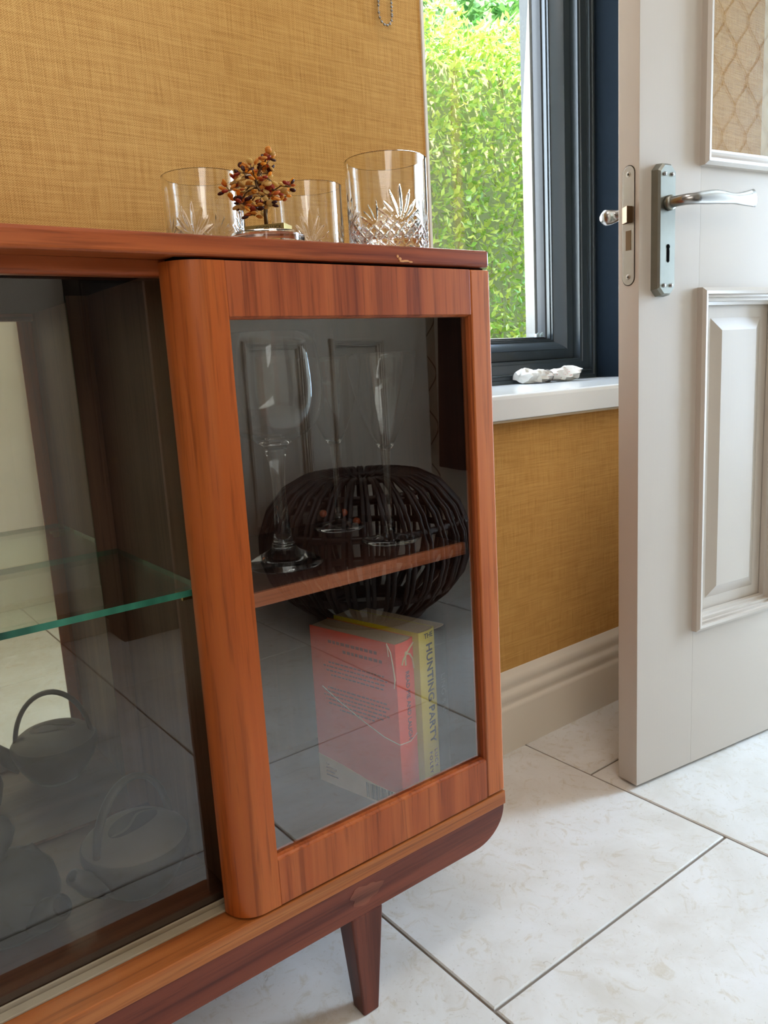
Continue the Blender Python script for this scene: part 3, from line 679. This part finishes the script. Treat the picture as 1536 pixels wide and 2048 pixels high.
rp([(0.0165, -0.0033, 0.203), (0.0150, -0.0033, 0.196), (0.0150, -0.0033, 0.188)]); t.ellipsoid((0.0165, -0.0036, 0.209), (0.0025, 0.0012, 0.0028), 8, 6)
obj('rope_picture', t, m_rope, ob)
t = MB(); t.tube([(0.0, -0.0004, 0.0935), (0.0172, -0.0034, 0.0925), (0.0345, -0.0004, 0.0955)], 0.0006, 5); t.tube([(-0.0004, 0.0, 0.0935), (-0.0005, 0.025, 0.0975), (-0.0005, 0.06, 0.110), (-0.0005, 0.10, 0.127), (-0.0005, 0.13, 0.142)], 0.0005, 5)
obj('thread_line', t, m_cream, ob)
t = MB(); t.tube([(-0.0016, 0.012, HB), (-0.0016, 0.006, 0.214), (-0.0016, 0.003, 0.196), (-0.0016, 0.001, 0.178)], [0.0006, 0.0007, 0.0008, 0.0009], 5)
t.tube([(-0.0016, 0.012, HB), (-0.0018, 0.010, 0.216), (-0.0018, 0.0095, 0.208)], 0.0005, 5); t.tube([(-0.0016, 0.001, 0.180), (-0.0016, 0.003, 0.168)], [0.0009, 0.0004], 5)
obj('bookmark_ribbon', t, m_thread, ob)
# back cover print: cream panel with a barcode and small grey lines of blurb
t = MB(); t.prism([(0.0, 0.0), (0.147, 0.0), (0.147, 0.040), (0.10, 0.035), (0.05, 0.026), (0.02, 0.024), (0.0, 0.026)], -0.0004, 0.0002, 'x'); obj('cream_panel', t, m_cream, ob)
t = MB(); y = 0.016
for i in range(24):
    wv = random.choice((0.0006, 0.0010, 0.0016)); t.box(-0.0008, -0.0003, y, y+wv, 0.003, 0.024); y += wv+random.choice((0.0006, 0.0009, 0.0013))
obj('barcode', t, m_ink, ob)
t = MB()
def blurb(z, y0, y1):
    y = y0
    while y < y1:
        w_ = random.uniform(0.0025, 0.008); t.box(-0.0006, -0.0001, y, min(y+w_, y1), z, z+0.0019); y += w_+0.0018
for i, (a, b_) in enumerate(((0.02, 0.115), (0.015, 0.125), (0.02, 0.12), (0.022, 0.112))): blurb(0.178-i*0.0058, a, b_)
for i, (a, b_) in enumerate(((0.018, 0.12), (0.014, 0.126), (0.02, 0.128), (0.015, 0.124), (0.025, 0.12), (0.04, 0.10))): blurb(0.142-i*0.0056, a, b_)
for z, a, b_ in ((0.206, 0.03, 0.115), (0.196, 0.022, 0.09)):
    y = a
    while y < b_: w_ = random.uniform(0.004, 0.007); t.box(-0.0006, -0.0001, y, y+w_, z, z+0.0040); y += w_+0.0022
obj('blurb_print', t, m_inkred, ob, kind='stuff')
t = MB()
for i, L in enumerate((0.006, 0.020, 0.016, 0.022)): t.box(-0.0008, -0.0003, 0.134-L, 0.134, 0.0335-i*0.0052-0.006, 0.0355-i*0.0052-0.006)
obj('publisher_print', t, m_inkgrey, ob)

yb = book('yellow_paperback', (0.594, 0.730), ang, 0.0325, 0.147, HB+0.0005, m_yellow, 'yellow paperback with a black lettered spine beside the orange book')
text('spine_title', 'THE', m_ink, yb, Vector((0.0165, -0.0033, 0.2185)), Matrix.Rotation(PI/2, 3, 'X'), 0.0098, align='CENTER')
text('spine_title', 'HUNTING PARTY', m_ink, yb, Vector((0.0163, -0.0033, 0.2085)), spine_rot(), 0.0166, sx=1.0, space=1.06, bold=0.0003)
text('spine_author', 'LUCY', m_inkgrey, yb, Vector((0.0215, -0.0032, 0.061)), spine_rot(), 0.0085, space=1.35)
text('spine_author', 'FOLEY', m_inkgrey, yb, Vector((0.0105, -0.0032, 0.061)), spine_rot(), 0.0085, space=1.35)
kb = book('dark_paperback', (0.6265, 0.742), ang, 0.030, 0.14, HB-0.006, m_darkbook, 'dark book with faint outlined spine lettering at the right of the three')
text('spine_title', 'LING & C', m_faint, kb, Vector((0.0150, -0.0033, 0.155)), spine_rot(), 0.0125, space=1.1)

# glassware on the shelf
ZS = 0.5341
def goblet_prof(p_out, wall):       # outer profile from foot to rim, then back down inside the bowl
    return p_out
def stem_glass(name, c, foot_r, stem_r, stem_top, bowl, foot_h, label, wall=0.0013):
    out = [(0.0, 0.0), (foot_r*0.97, 0.0), (foot_r, 0.0012), (foot_r*0.985, 0.0026), (foot_r*0.7, foot_h*0.42), (foot_r*0.4, foot_h*0.72), (stem_r*1.7, foot_h)]
    zb = foot_h; n = 8
    for i in range(1, n+1):
        q = i/n; out.append((stem_r*(1+0.7*(1-q)**3+0.9*max(0, q-0.55)**2*4), zb+(stem_top-zb)*q))
    out += bowl
    inn = [(max(0.0, r-wall), z) for r, z in reversed(bowl)]
    inn = [(r, z+(0.0 if i < len(inn)-2 else 0.004)) for i, (r, z) in enumerate(inn)]
    prof = out + [(bowl[-1][0]-wall*0.5, bowl[-1][1]+0.0006)] + inn + [(0.0, inn[-1][1]-0.0004)]
    t = MB(); t.lathe(prof, (c[0], c[1], ZS), 56)
    gl = thing(name, (c[0], c[1], ZS), label, 'glass')
    o = obj('bowl_and_stem', t, m_wine, gl, smooth=True); return gl
bw = [(0.014, 0.141), (0.026, 0.148), (0.039, 0.155), (0.049, 0.165), (0.0560, 0.180), (0.0590, 0.198), (0.0592, 0.215), (0.0575, 0.236), (0.0548, 0.254), (0.0535, 0.268)]
gob = stem_glass('balloon_goblet', (0.450, 0.797), 0.046, 0.0070, 0.134, bw, 0.024, 'large balloon wine glass nearest the rounded post')
t = MB(); t.lathe([(0.0115, 0.0215), (0.0135, 0.0230), (0.0135, 0.0255), (0.0115, 0.0270), (0.009, 0.0262), (0.009, 0.0225)], (0.450, 0.797, ZS), 32, closed=True); obj('stem_ring', t, m_wine, gob, smooth=True)
bf = [(0.006, 0.118), (0.012, 0.126), (0.020, 0.142), (0.029, 0.166), (0.0365, 0.192), (0.0415, 0.216), (0.0438, 0.232), (0.0445, 0.2405)]
stem_glass('tulip_flute', (0.610, 0.797), 0.038, 0.0036, 0.116, bf, 0.010, 'tall thin tulip flute nearest the end panel on the shelf', 0.0009)
stem_glass('tulip_flute', (0.612, 0.918), 0.036, 0.0036, 0.116, bf, 0.010, 'second tall flute standing behind the goblet and near flute', 0.0009)
# small gem berries strung near the second flute
for x, y, z, lab in ((0.640, 0.915, 0.0055, 'orange glossy bead lying at the foot of the rear flute'), (0.600, 0.940, 0.020, 'left reddish bead against the rear flute stem'), (0.6235, 0.922, 0.020, 'right reddish bead against the rear flute stem')):
    t = MB(); t.ellipsoid((0, 0, 0.0), (0.0058, 0.0058, 0.0056), 14, 10)
    top('bead', t, plain('orange_bead', srgb(160, 78, 48), 0.12), lab, 'bead', (0, 0, 0), 'beads by the rear flute', smooth=True).location = (x, y, ZS+z)

# ------------------------------------------------------------------ cut crystal tumblers
def tumbler_mesh(R=0.0470, H=0.106, seg=360):
    zs = np.concatenate([np.linspace(0.0, 0.064, 66), np.linspace(0.066, H, 16)]); nz = len(zs); TH = np.arange(seg)*2*PI/seg
    T, Z = np.meshgrid(TH, zs, indexing='ij'); NF = 4; arcl = T*R
    cut = np.zeros_like(Z)
    pitch = 2*PI*R/24
    for sg in (1, -1):
        q = (arcl+sg*Z*1.02)/pitch; d = np.abs(q-np.round(q))*pitch
        top_ = 0.026+0.020*np.abs(((T*NF/(2*PI)) % 1.0)-0.5)*2
        cut = np.maximum(cut, np.where((Z < top_) & (Z > 0.003), np.clip(1-d/0.0017, 0, 1), 0))
    for k in range(NF):
        t0 = 2*PI*k/NF + 0.02
        dx = ((T-t0+PI) % (2*PI)-PI)*R; dz = Z-0.030
        for ad, L in ((0, 0.041), (19, 0.037), (-19, 0.037), (38, 0.031), (-38, 0.031), (57, 0.030), (-57, 0.030)):
            a = math.radians(ad); s_ = dx*math.sin(a)+dz*math.cos(a); d = np.abs(dx*math.cos(a)-dz*math.sin(a))
            wd = 0.0027*np.sin(np.clip(s_/L, 0, 1)*PI)**0.8+1e-6
            cut = np.maximum(cut, np.where((s_ > 0) & (s_ < L), np.clip(1-d/wd, 0, 1), 0))
    Rr = R*(0.985+0.015*Z/H) - 0.0013*cut
    V = np.stack([Rr*np.cos(T), Rr*np.sin(T), Z], -1).reshape(-1, 3)
    idx = np.arange(seg*nz).reshape(seg, nz); j = np.roll(idx, -1, 0)
    F = np.stack([idx[:, :-1], j[:, :-1], j[:, 1:], idx[:, 1:]], -1).reshape(-1, 4).tolist()
    V = V.tolist(); inner = [(R-0.0010, H+0.0006), (R-0.0024, H), (R-0.0030, 0.06), (R-0.0042, 0.020), (R-0.008, 0.0150), (0.02, 0.0135), (0.0, 0.0132)]
    base = len(V)
    for i in range(seg):
        for r, z in inner[:-1]: V.append([r*math.cos(TH[i]), r*math.sin(TH[i]), z])
    ni = len(inner)-1; V.append([0, 0, inner[-1][1]]); ctr = len(V)-1; V.append([0, 0, 0.0012]); cb = len(V)-1
    for i in range(seg):
        k = (i+1) % seg
        F.append([int(idx[i, -1]), int(idx[k, -1]), base+k*ni, base+i*ni])
        for q in range(ni-1): F.append([base+i*ni+q, base+k*ni+q, base+k*ni+q+1, base+i*ni+q+1])
        F.append([base+i*ni+ni-1, base+k*ni+ni-1, ctr]); F.append([int(idx[k, 0]), int(idx[i, 0]), cb])
    me = bpy.data.meshes.new('crystal_tumbler'); me.from_pydata(V, [], F); me.materials.append(m_crystal)
    bm = bmesh.new(); bm.from_mesh(me); bmesh.ops.recalc_face_normals(bm, faces=bm.faces); bm.to_mesh(me); bm.free()
    me.polygons.foreach_set('use_smooth', [True]*len(me.polygons)); me.set_sharp_from_angle(angle=math.radians(40)); return me
tme = tumbler_mesh()
ZT = 0.8835
for x, y, rz, lab in ((0.5975, 0.752, -1.95, 'cut crystal tumbler at the right end of the sideboard, largest and nearest'), (0.5855, 0.905, -2.1, 'cut crystal tumbler between the gem tree and the largest tumbler'), (0.4405, 0.905, -2.35, 'leftmost cut crystal tumbler, half hidden behind the gem tree')):
    o = bpy.data.objects.new('crystal_tumbler', tme); C.objects.link(o); o.location = (x, y, ZT); o.rotation_euler = (0, 0, rz); tag(o, lab, 'glass', 'crystal tumblers on the sideboard')

o = bpy.data.objects.new('crystal_tumbler', tme); C.objects.link(o); o.location = (0.412, 0.918, ZS); o.scale = (0.9, 0.9, 0.9); tag(o, 'cut crystal tumbler inside the cupboard, behind the balloon goblet', 'glass')

# ------------------------------------------------------------------ gem tree on a glass coaster
TB = Vector((0.415, 0.7175, 0.895))
cst = MB(); cst.lathe([(0.0, 0.0), (0.036, 0.0), (0.038, 0.002), (0.038, 0.0085), (0.036, 0.0113), (0.0, 0.0113)], (TB.x+0.002, TB.y+0.004, ZT), 40)
top('glass_coaster', cst, m_crystal, 'thick clear glass coaster under the gem tree', 'coaster', (TB.x+0.002, TB.y+0.004, ZT), auto=30)
gt = thing('gem_tree', TB, 'little amber gemstone tree on an engraved brass block', 'ornament')
da = math.atan2(-0.034, 0.027); ca, sa = math.cos(da), math.sin(da)
bb = MB(); L2, D2 = 0.0215, 0.011
bb.v = []; bb.box(-L2, L2, -D2+0.004, D2+0.004, 0, 0.0078); mm = Matrix.Translation(TB) @ Matrix.Rotation(da, 4, 'Z'); bb.v = [tuple(mm @ Vector(p)) for p in bb.v]
base = obj('base_block', bb, m_brass, gt, bevel=0.0006)
text('engraving', 'GOOD LUCK', m_ink, base, (Matrix.Rotation(da, 3, 'Z') @ Vector((0.0185, -D2+0.0039, 0.0042))), Matrix.Rotation(da, 3, 'Z') @ Matrix.Rotation(PI/2, 3, 'X'), 0.0046, align='RIGHT', ext=0.0001)
hr = Vector((math.cos(yaw), -math.sin(yaw), 0)); hf = Vector((math.sin(yaw), math.cos(yaw), 0)); SCL = 0.95/1905
rootpx = Vector((530, 452))
def at(px, py, d=0.0):
    return TB + Vector((0, 0, 0.0078)) + hr*((px-rootpx.x+ (452-py)*0.035)*SCL) + Vector((0, 0, 1))*((rootpx.y-py)*SCL) + hf*d
cl = [(1215, 760), (1150, 830), (980, 830), (880, 620), (850, 255), (840, 330), (830, 440), (690, 400), (560, 380), (480, 520), (310, 520), (380, 420), (290, 790), (180, 720), (285, 900), (400, 950), (540, 1110), (650, 990), (830, 1010), (620, 600), (750, 740), (900, 900), (450, 700), (700, 820), (520, 850)]
cl = [(440+a/8.533, 300+b_/8.533) for a, b_ in cl]
tb = MB(); P0 = at(530, 453); P1 = at(529, 425); P2 = at(533, 408); P3 = at(524, 390)
tb.tube([P0, P1, P2, P3, at(515, 378), at(512, 366)], [0.0021, 0.0019, 0.0018, 0.0016, 0.0013, 0.001], 8); tb.tube([P0+Vector((0, 0, 0.004)), P2, at(541, 398), at(546, 388)], [0.001, 0.0014, 0.0011, 0.0009], 6)
obj('trunk', tb, m_brassdark, gt, smooth=True)
br = MB(); chips = []
trunkpts = [P2, P3, at(515, 378), at(546, 388), at(512, 366)]
for i, (px, py) in enumerate(cl):
    c = at(px, py, rng.normal()*0.012); s0 = min(trunkpts, key=lambda q: (q-c).length); mid = (s0+c)/2+Vector((0, 0, 0.003))
    br.tube([s0, mid, c], [0.0008, 0.0007, 0.0006], 5)
    for k in range(8):
        v = Vector((rng.normal(), rng.normal(), rng.normal()*0.9+0.25)).normalized(); L = rng.uniform(0.0035, 0.0068); e = c+v*L
        br.tube([c, e], 0.00028, 4); chips.append((e, v))
obj('wire_branches', br, m_brassdark, gt, kind='stuff')
gem_cols = [srgb(206, 108, 48), srgb(230, 160, 70), srgb(238, 208, 134), srgb(170, 62, 40), srgb(78, 36, 36), srgb(220, 178, 104), srgb(244, 170, 60)]
gms = []
for i, c in enumerate(gem_cols):
    k = NT('amber_gem_%s' % 'abcdefg'[i]); pb = k.bsdf(c, 0.12); tr = k.n('ShaderNodeBsdfTranslucent'); tr.inputs[0].default_value = c; ms = k.n('ShaderNodeMixShader'); ms.inputs[0].default_value = 0.45; k.l(pb.outputs[0], ms.inputs[1]); k.l(tr.outputs[0], ms.inputs[2]); k.l(ms.outputs[0], k.out.inputs[0]); g = MB()
    g.ellipsoid((0, 0, 0.0018), (0.0021+0.0003*(i % 3), 0.0011, 0.0025), 10, 7); gms.append(g.mesh('gem_chip', k.m, smooth=True))
for e, v in chips:
    o = bpy.data.objects.new('gem_chip', random.choice(gms)); C.objects.link(o); o.parent = gt; o.location = e-TB; o.rotation_euler = v.to_track_quat('Z', 'Y').to_euler()
    s_ = rng.uniform(1.05, 1.6); o.scale = (s_, s_, s_)

# ------------------------------------------------------------------ pots in the glass compartment
def teapot(name, c, label, rz):
    tp = thing(name, c, label, 'teapot', rz=rz)
    t = MB(); t.lathe([(0.0, 0.0), (0.028, 0.0), (0.040, 0.010), (0.0515, 0.030), (0.0585, 0.050), (0.0585, 0.057), (0.0545, 0.0625), (0.044, 0.069), (0.026, 0.075), (0.0, 0.077)], (0, 0, 0), 48); obj('body', t, m_pot, tp, smooth=True)
    t = MB(); t.lathe([(0.0560, 0.0590), (0.0563, 0.0606), (0.0550, 0.0622), (0.044, 0.0705), (0.026, 0.0772), (0.0, 0.0800)], (0, 0, 0), 48); lid = obj('lid', t, m_potlid, tp, smooth=True, label='paler domed lid')
    # almond-shaped grip split by an S-shaped bridge
    def onlid(x, y): r = math.hypot(x, y); return (x, y, 0.0802-0.0030*(r/0.026)**2)
    for sg in (1, -1):
        t = MB(); n = 18; A, Bw = 0.0310, 0.0180
        outer = [(A*math.cos(a), sg*Bw*math.sin(a)) for a in [PI*i/n for i in range(n+1)]]
        inner = [(A*(1-2*i/n), sg*0.0020+0.0065*math.sin(2*PI*i/n)) for i in range(n+1)]
        ov = [onlid(*p) for p in outer]; iv = [onlid(*p) for p in inner]; vs = ov+iv; fs = [(i, i+1, n+1+i+1, n+1+i) for i in range(n)]
        t.add([(x, y, z+0.0006) for x, y, z in vs], fs); obj('grip_hollow', t, m_hole, lid)
    t = MB(); pts = [(0.050*math.cos(a)*1.02, 0.0, 0.052+0.078*math.sin(a)) for a in [PI*i/24 for i in range(25)]]
    t.tube(pts, [(0.0058, 0.0034)]*25, 12); obj('handle', t, m_pot, tp, smooth=True)
    t = MB(); t.tube([(-0.045, 0, 0.030), (-0.062, 0, 0.040), (-0.074, 0, 0.054), (-0.080, 0, 0.061)], [0.015, 0.0125, 0.0095, 0.0085], 16); sp = obj('spout', t, m_pot, tp, smooth=True)
    t = MB(); t.ellipsoid((-0.0802, 0, 0.0615), (0.0062, 0.0062, 0.0016), 14, 6, rot=Matrix.Rotation(-0.9, 3, 'Y')); obj('spout_hollow', t, m_hole, sp)
    return tp
teapot('stoneware_teapot', (0.241, 0.812, 0.2006), 'grey stoneware teapot with an arched handle beside the divider', 0.35)
jug = thing('stoneware_jug', (0.112, 0.838, 0.2006), 'dark lumpy stoneware pot with a round spout at the left of the teapot', 'pot')
t = MB(); t.lathe([(0.0, 0.0), (0.036, 0.0), (0.047, 0.012), (0.052, 0.034), (0.048, 0.056), (0.036, 0.070), (0.020, 0.076), (0.0, 0.078)], (0.112, 0.838, 0.2006), 40); obj('body', t, m_pot2, jug, smooth=True)
t = MB(); t.lathe([(0.012, 0.074), (0.009, 0.082), (0.017, 0.092), (0.021, 0.104), (0.017, 0.116), (0.0, 0.122)], (0.108, 0.845, 0.2006), 28); obj('lid_knob', t, m_pot2, jug, smooth=True)
t = MB(); t.tube([(0.130, 0.80, 0.225), (0.140, 0.785, 0.233), (0.148, 0.772, 0.243)], [0.018, 0.015, 0.013], 18); s_ = obj('spout', t, m_pot2, jug, smooth=True)
t = MB(); t.ellipsoid((0.1485, 0.7712, 0.2437), (0.010, 0.010, 0.003), 16, 6, rot=Vector((0.5, -0.75, 0.55)).to_track_quat('Z', 'Y').to_matrix()); obj('spout_hollow', t, m_hole, s_)
t = MB(); t.tube([(0.125, 0.855, 0.268), (0.142, 0.85, 0.272), (0.150, 0.84, 0.258), (0.148, 0.83, 0.24)], 0.006, 10); obj('side_lug', t, m_pot2, jug, smooth=True)

# ------------------------------------------------------------------ plastic bags on the sill, blind chain
pk = thing('folded_bags', (1.50, 1.298, SZ+0.0008), 'bundle of folded white plastic bags in an elastic band on the windowsill', 'bag')
def crumple(cx, sx, sy, sz, seed):
    t = MB(); r_ = random.Random(seed); n, m = 34, 16; vs = []; fs = []
    for i in range(n+1):
        q = i/n; pinch = 1-0.40*math.exp(-((q-0.52)/0.13)**2)
        for k in range(m):
            a = 2*PI*k/m; f = pinch*(1+0.18*math.sin(5*q*PI+k*1.7)+r_.uniform(-0.055, 0.055)+0.10*math.sin(9*q*PI+k*2.6))
            e = 1.0 if 0 < i < n else 0.25
            y = sy*math.cos(a)*f*e; z = sz*(math.sin(a)*f*e)+sz*(0.95+0.5*(q-0.5)**2*4*(0.6 if q > 0.5 else 0.35))
            vs.append((cx+sx*(q-0.5)+r_.uniform(-0.003, 0.003), y+(-0.010*q), max(0.0006, z)))
    for i in range(n):
        for k in range(m): k2 = (k+1) % m; fs.append((i*m+k, i*m+k2, (i+1)*m+k2, (i+1)*m+k))
    fs.append(tuple(range(m-1, -1, -1))); fs.append(tuple(n*m+k for k in range(m))); return t.add(vs, fs)
ROOTOFF[pk.name] = Vector((0, 0, 0)); pk.rotation_euler = (0, 0, -0.18)
obj('bag_roll', crumple(0, 0.160, 0.032, 0.0165, 3), m_plastic, pk, auto=38)
t = MB(); t.tube([(0.002, 0.024*math.cos(a), 0.0145+0.0145*math.sin(a)) for a in [2*PI*i/24 for i in range(24)]], 0.0011, 6, closed=True); obj('elastic_band', t, plain('grey_elastic', srgb(120, 112, 104), 0.7), pk)
ch = thing('blind_chain', (0.8195, 1.012, 1.262), 'looped metal bead chain hanging on the wall left of the window', 'chain')
ballme = MB().ellipsoid((0, 0, 0), (0.0021, 0.0021, 0.0021), 10, 7).mesh('bead', m_chrome, smooth=True)
path = [(0.8195-0.0125, 1.58-0.0052*i) for i in range(int((1.58-1.280)/0.0052))]
nA = 7
for i in range(nA+1):
    a = PI+PI*i/nA; path.append((0.8195+0.0125*math.cos(a), 1.279+0.015*math.sin(a)))
path += [(0.8195+0.0125, 1.2815+0.0052*i) for i in range(int((1.58-1.280)/0.0052))]
for x, z in path:
    o = bpy.data.objects.new('bead', ballme); C.objects.link(o); o.parent = ch; o.location = (x-0.8195, 0, z-1.262)
t = MB(); t.tube([(x, 1.012, z) for x, z in path], 0.0007, 5); obj('cord', t, m_steel, ch)
t = MB(); t.box(0.800, 0.839, 1.004, 1.0235, 1.575, 1.60); obj('wall_bracket', t, m_white, ch, bevel=0.002)

# ------------------------------------------------------------------ rattan pouf, added dark coat (seen mirrored in the cupboard glass)
PC = (1.372, -0.555); pf = thing('rattan_pouf', (PC[0], PC[1], 0), 'round dark rattan pouf in front of the closed white door', 'pouf')
prof = [(0.085, 0.425), (0.13, 0.440), (0.18, 0.436), (0.24, 0.405), (0.29, 0.345), (0.318, 0.270), (0.320, 0.205), (0.298, 0.140), (0.255, 0.085), (0.205, 0.045), (0.165, 0.022)]
cm = MB(); cm.tube([(r, 0, z) for r, z in prof], 0.0066, 7); cme = cm.mesh('cane', m_rattan, smooth=True)
NC = 68
for i in range(NC):
    o = bpy.data.objects.new('cane', cme); C.objects.link(o); o.parent = pf; o.rotation_euler = (0, 0, 2*PI*i/NC+(0.018 if i % 2 else -0.018))
def ringo(name, r, z, rad):
    t = MB(); t.tube([(PC[0]+r*math.cos(a), PC[1]+r*math.sin(a), z) for a in [2*PI*i/60 for i in range(60)]], rad, 8, closed=True); return obj(name, t, m_rattan, pf, smooth=True)
for r, z, q in ((0.085, 0.425, 0.008), (0.228, 0.400, 0.008), (0.300, 0.300, 0.011), (0.304, 0.240, 0.011), (0.262, 0.105, 0.012), (0.170, 0.026, 0.016), (0.165, 0.008, 0.008)): ringo('hoop', r, z, q)
t = MB()
for i in range(18):
    a = 2*PI*i/18; t.tube([(PC[0]+0.01*math.cos(a), PC[1]+0.01*math.sin(a), 0.412), (PC[0]+0.085*math.cos(a), PC[1]+0.085*math.sin(a), 0.425)], 0.0062, 6)
obj('centre_weave', t, m_rattan, pf, smooth=True)
ct = thing('added_dark_coat', (1.985, -0.56, 0.36), 'long dark coat added beside the closed door to darken the reflection', 'coat')  # guessed coat, put in to keep this wall dark in the pane
t = MB(); n, m = 16, 28; vs = []; fs = []
for i in range(n+1):
    z = 1.55-1.18*i/n; wd = 0.12+0.10*min(1, i/3)+0.05*i/n; dp = 0.030+0.012*i/n
    for k in range(m):
        a = 2*PI*k/m; fo = 1+0.16*math.sin(9*a)*(i/n)
        vs.append((1.972+dp*math.cos(a)*fo-0.004, -0.60+wd*math.sin(a), z))
for i in range(n):
    for k in range(m): k2 = (k+1) % m; fs.append((i*m+k, i*m+k2, (i+1)*m+k2, (i+1)*m+k))
fs.append(tuple(range(m))); fs.append(tuple(n*m+k for k in range(m-1, -1, -1))); t.add(vs, fs); obj('coat_body', t, m_coat, ct, smooth=True)
t = MB(); t.tube([(2.02, -0.60, 1.60), (1.985, -0.60, 1.59), (1.972, -0.60, 1.62)], 0.006, 8); obj('peg', t, m_brass, ct)

tc_ = thing('added_dark_cupboard', (0.82, -0.84, 0), 'tall dark cupboard added beside the closed door to darken the reflection', 'cupboard')  # guessed cupboard, put in so the glass reflects dark here
b = MB(); b.box(0.695, 0.950, -0.925, -0.775, 0.05, 2.05); obj('carcass', b, m_wenge, tc_, bevel=0.002)
b = MB(); b.box(0.705, 0.940, -0.915, -0.785, 0, 0.05); obj('plinth', b, m_wenge, tc_)
for z0, z1 in ((0.06, 1.02), (1.03, 2.04)):
    b = MB(); b.box(0.698, 0.947, -0.775, -0.757, z0, z1); dd = obj('door', b, m_wenge, tc_, bevel=0.002)
    b = MB(); b.ellipsoid((0.725, -0.748, (z0+z1)/2), (0.011, 0.011, 0.011), 14, 8); obj('knob', b, m_brassdark, dd, smooth=True)
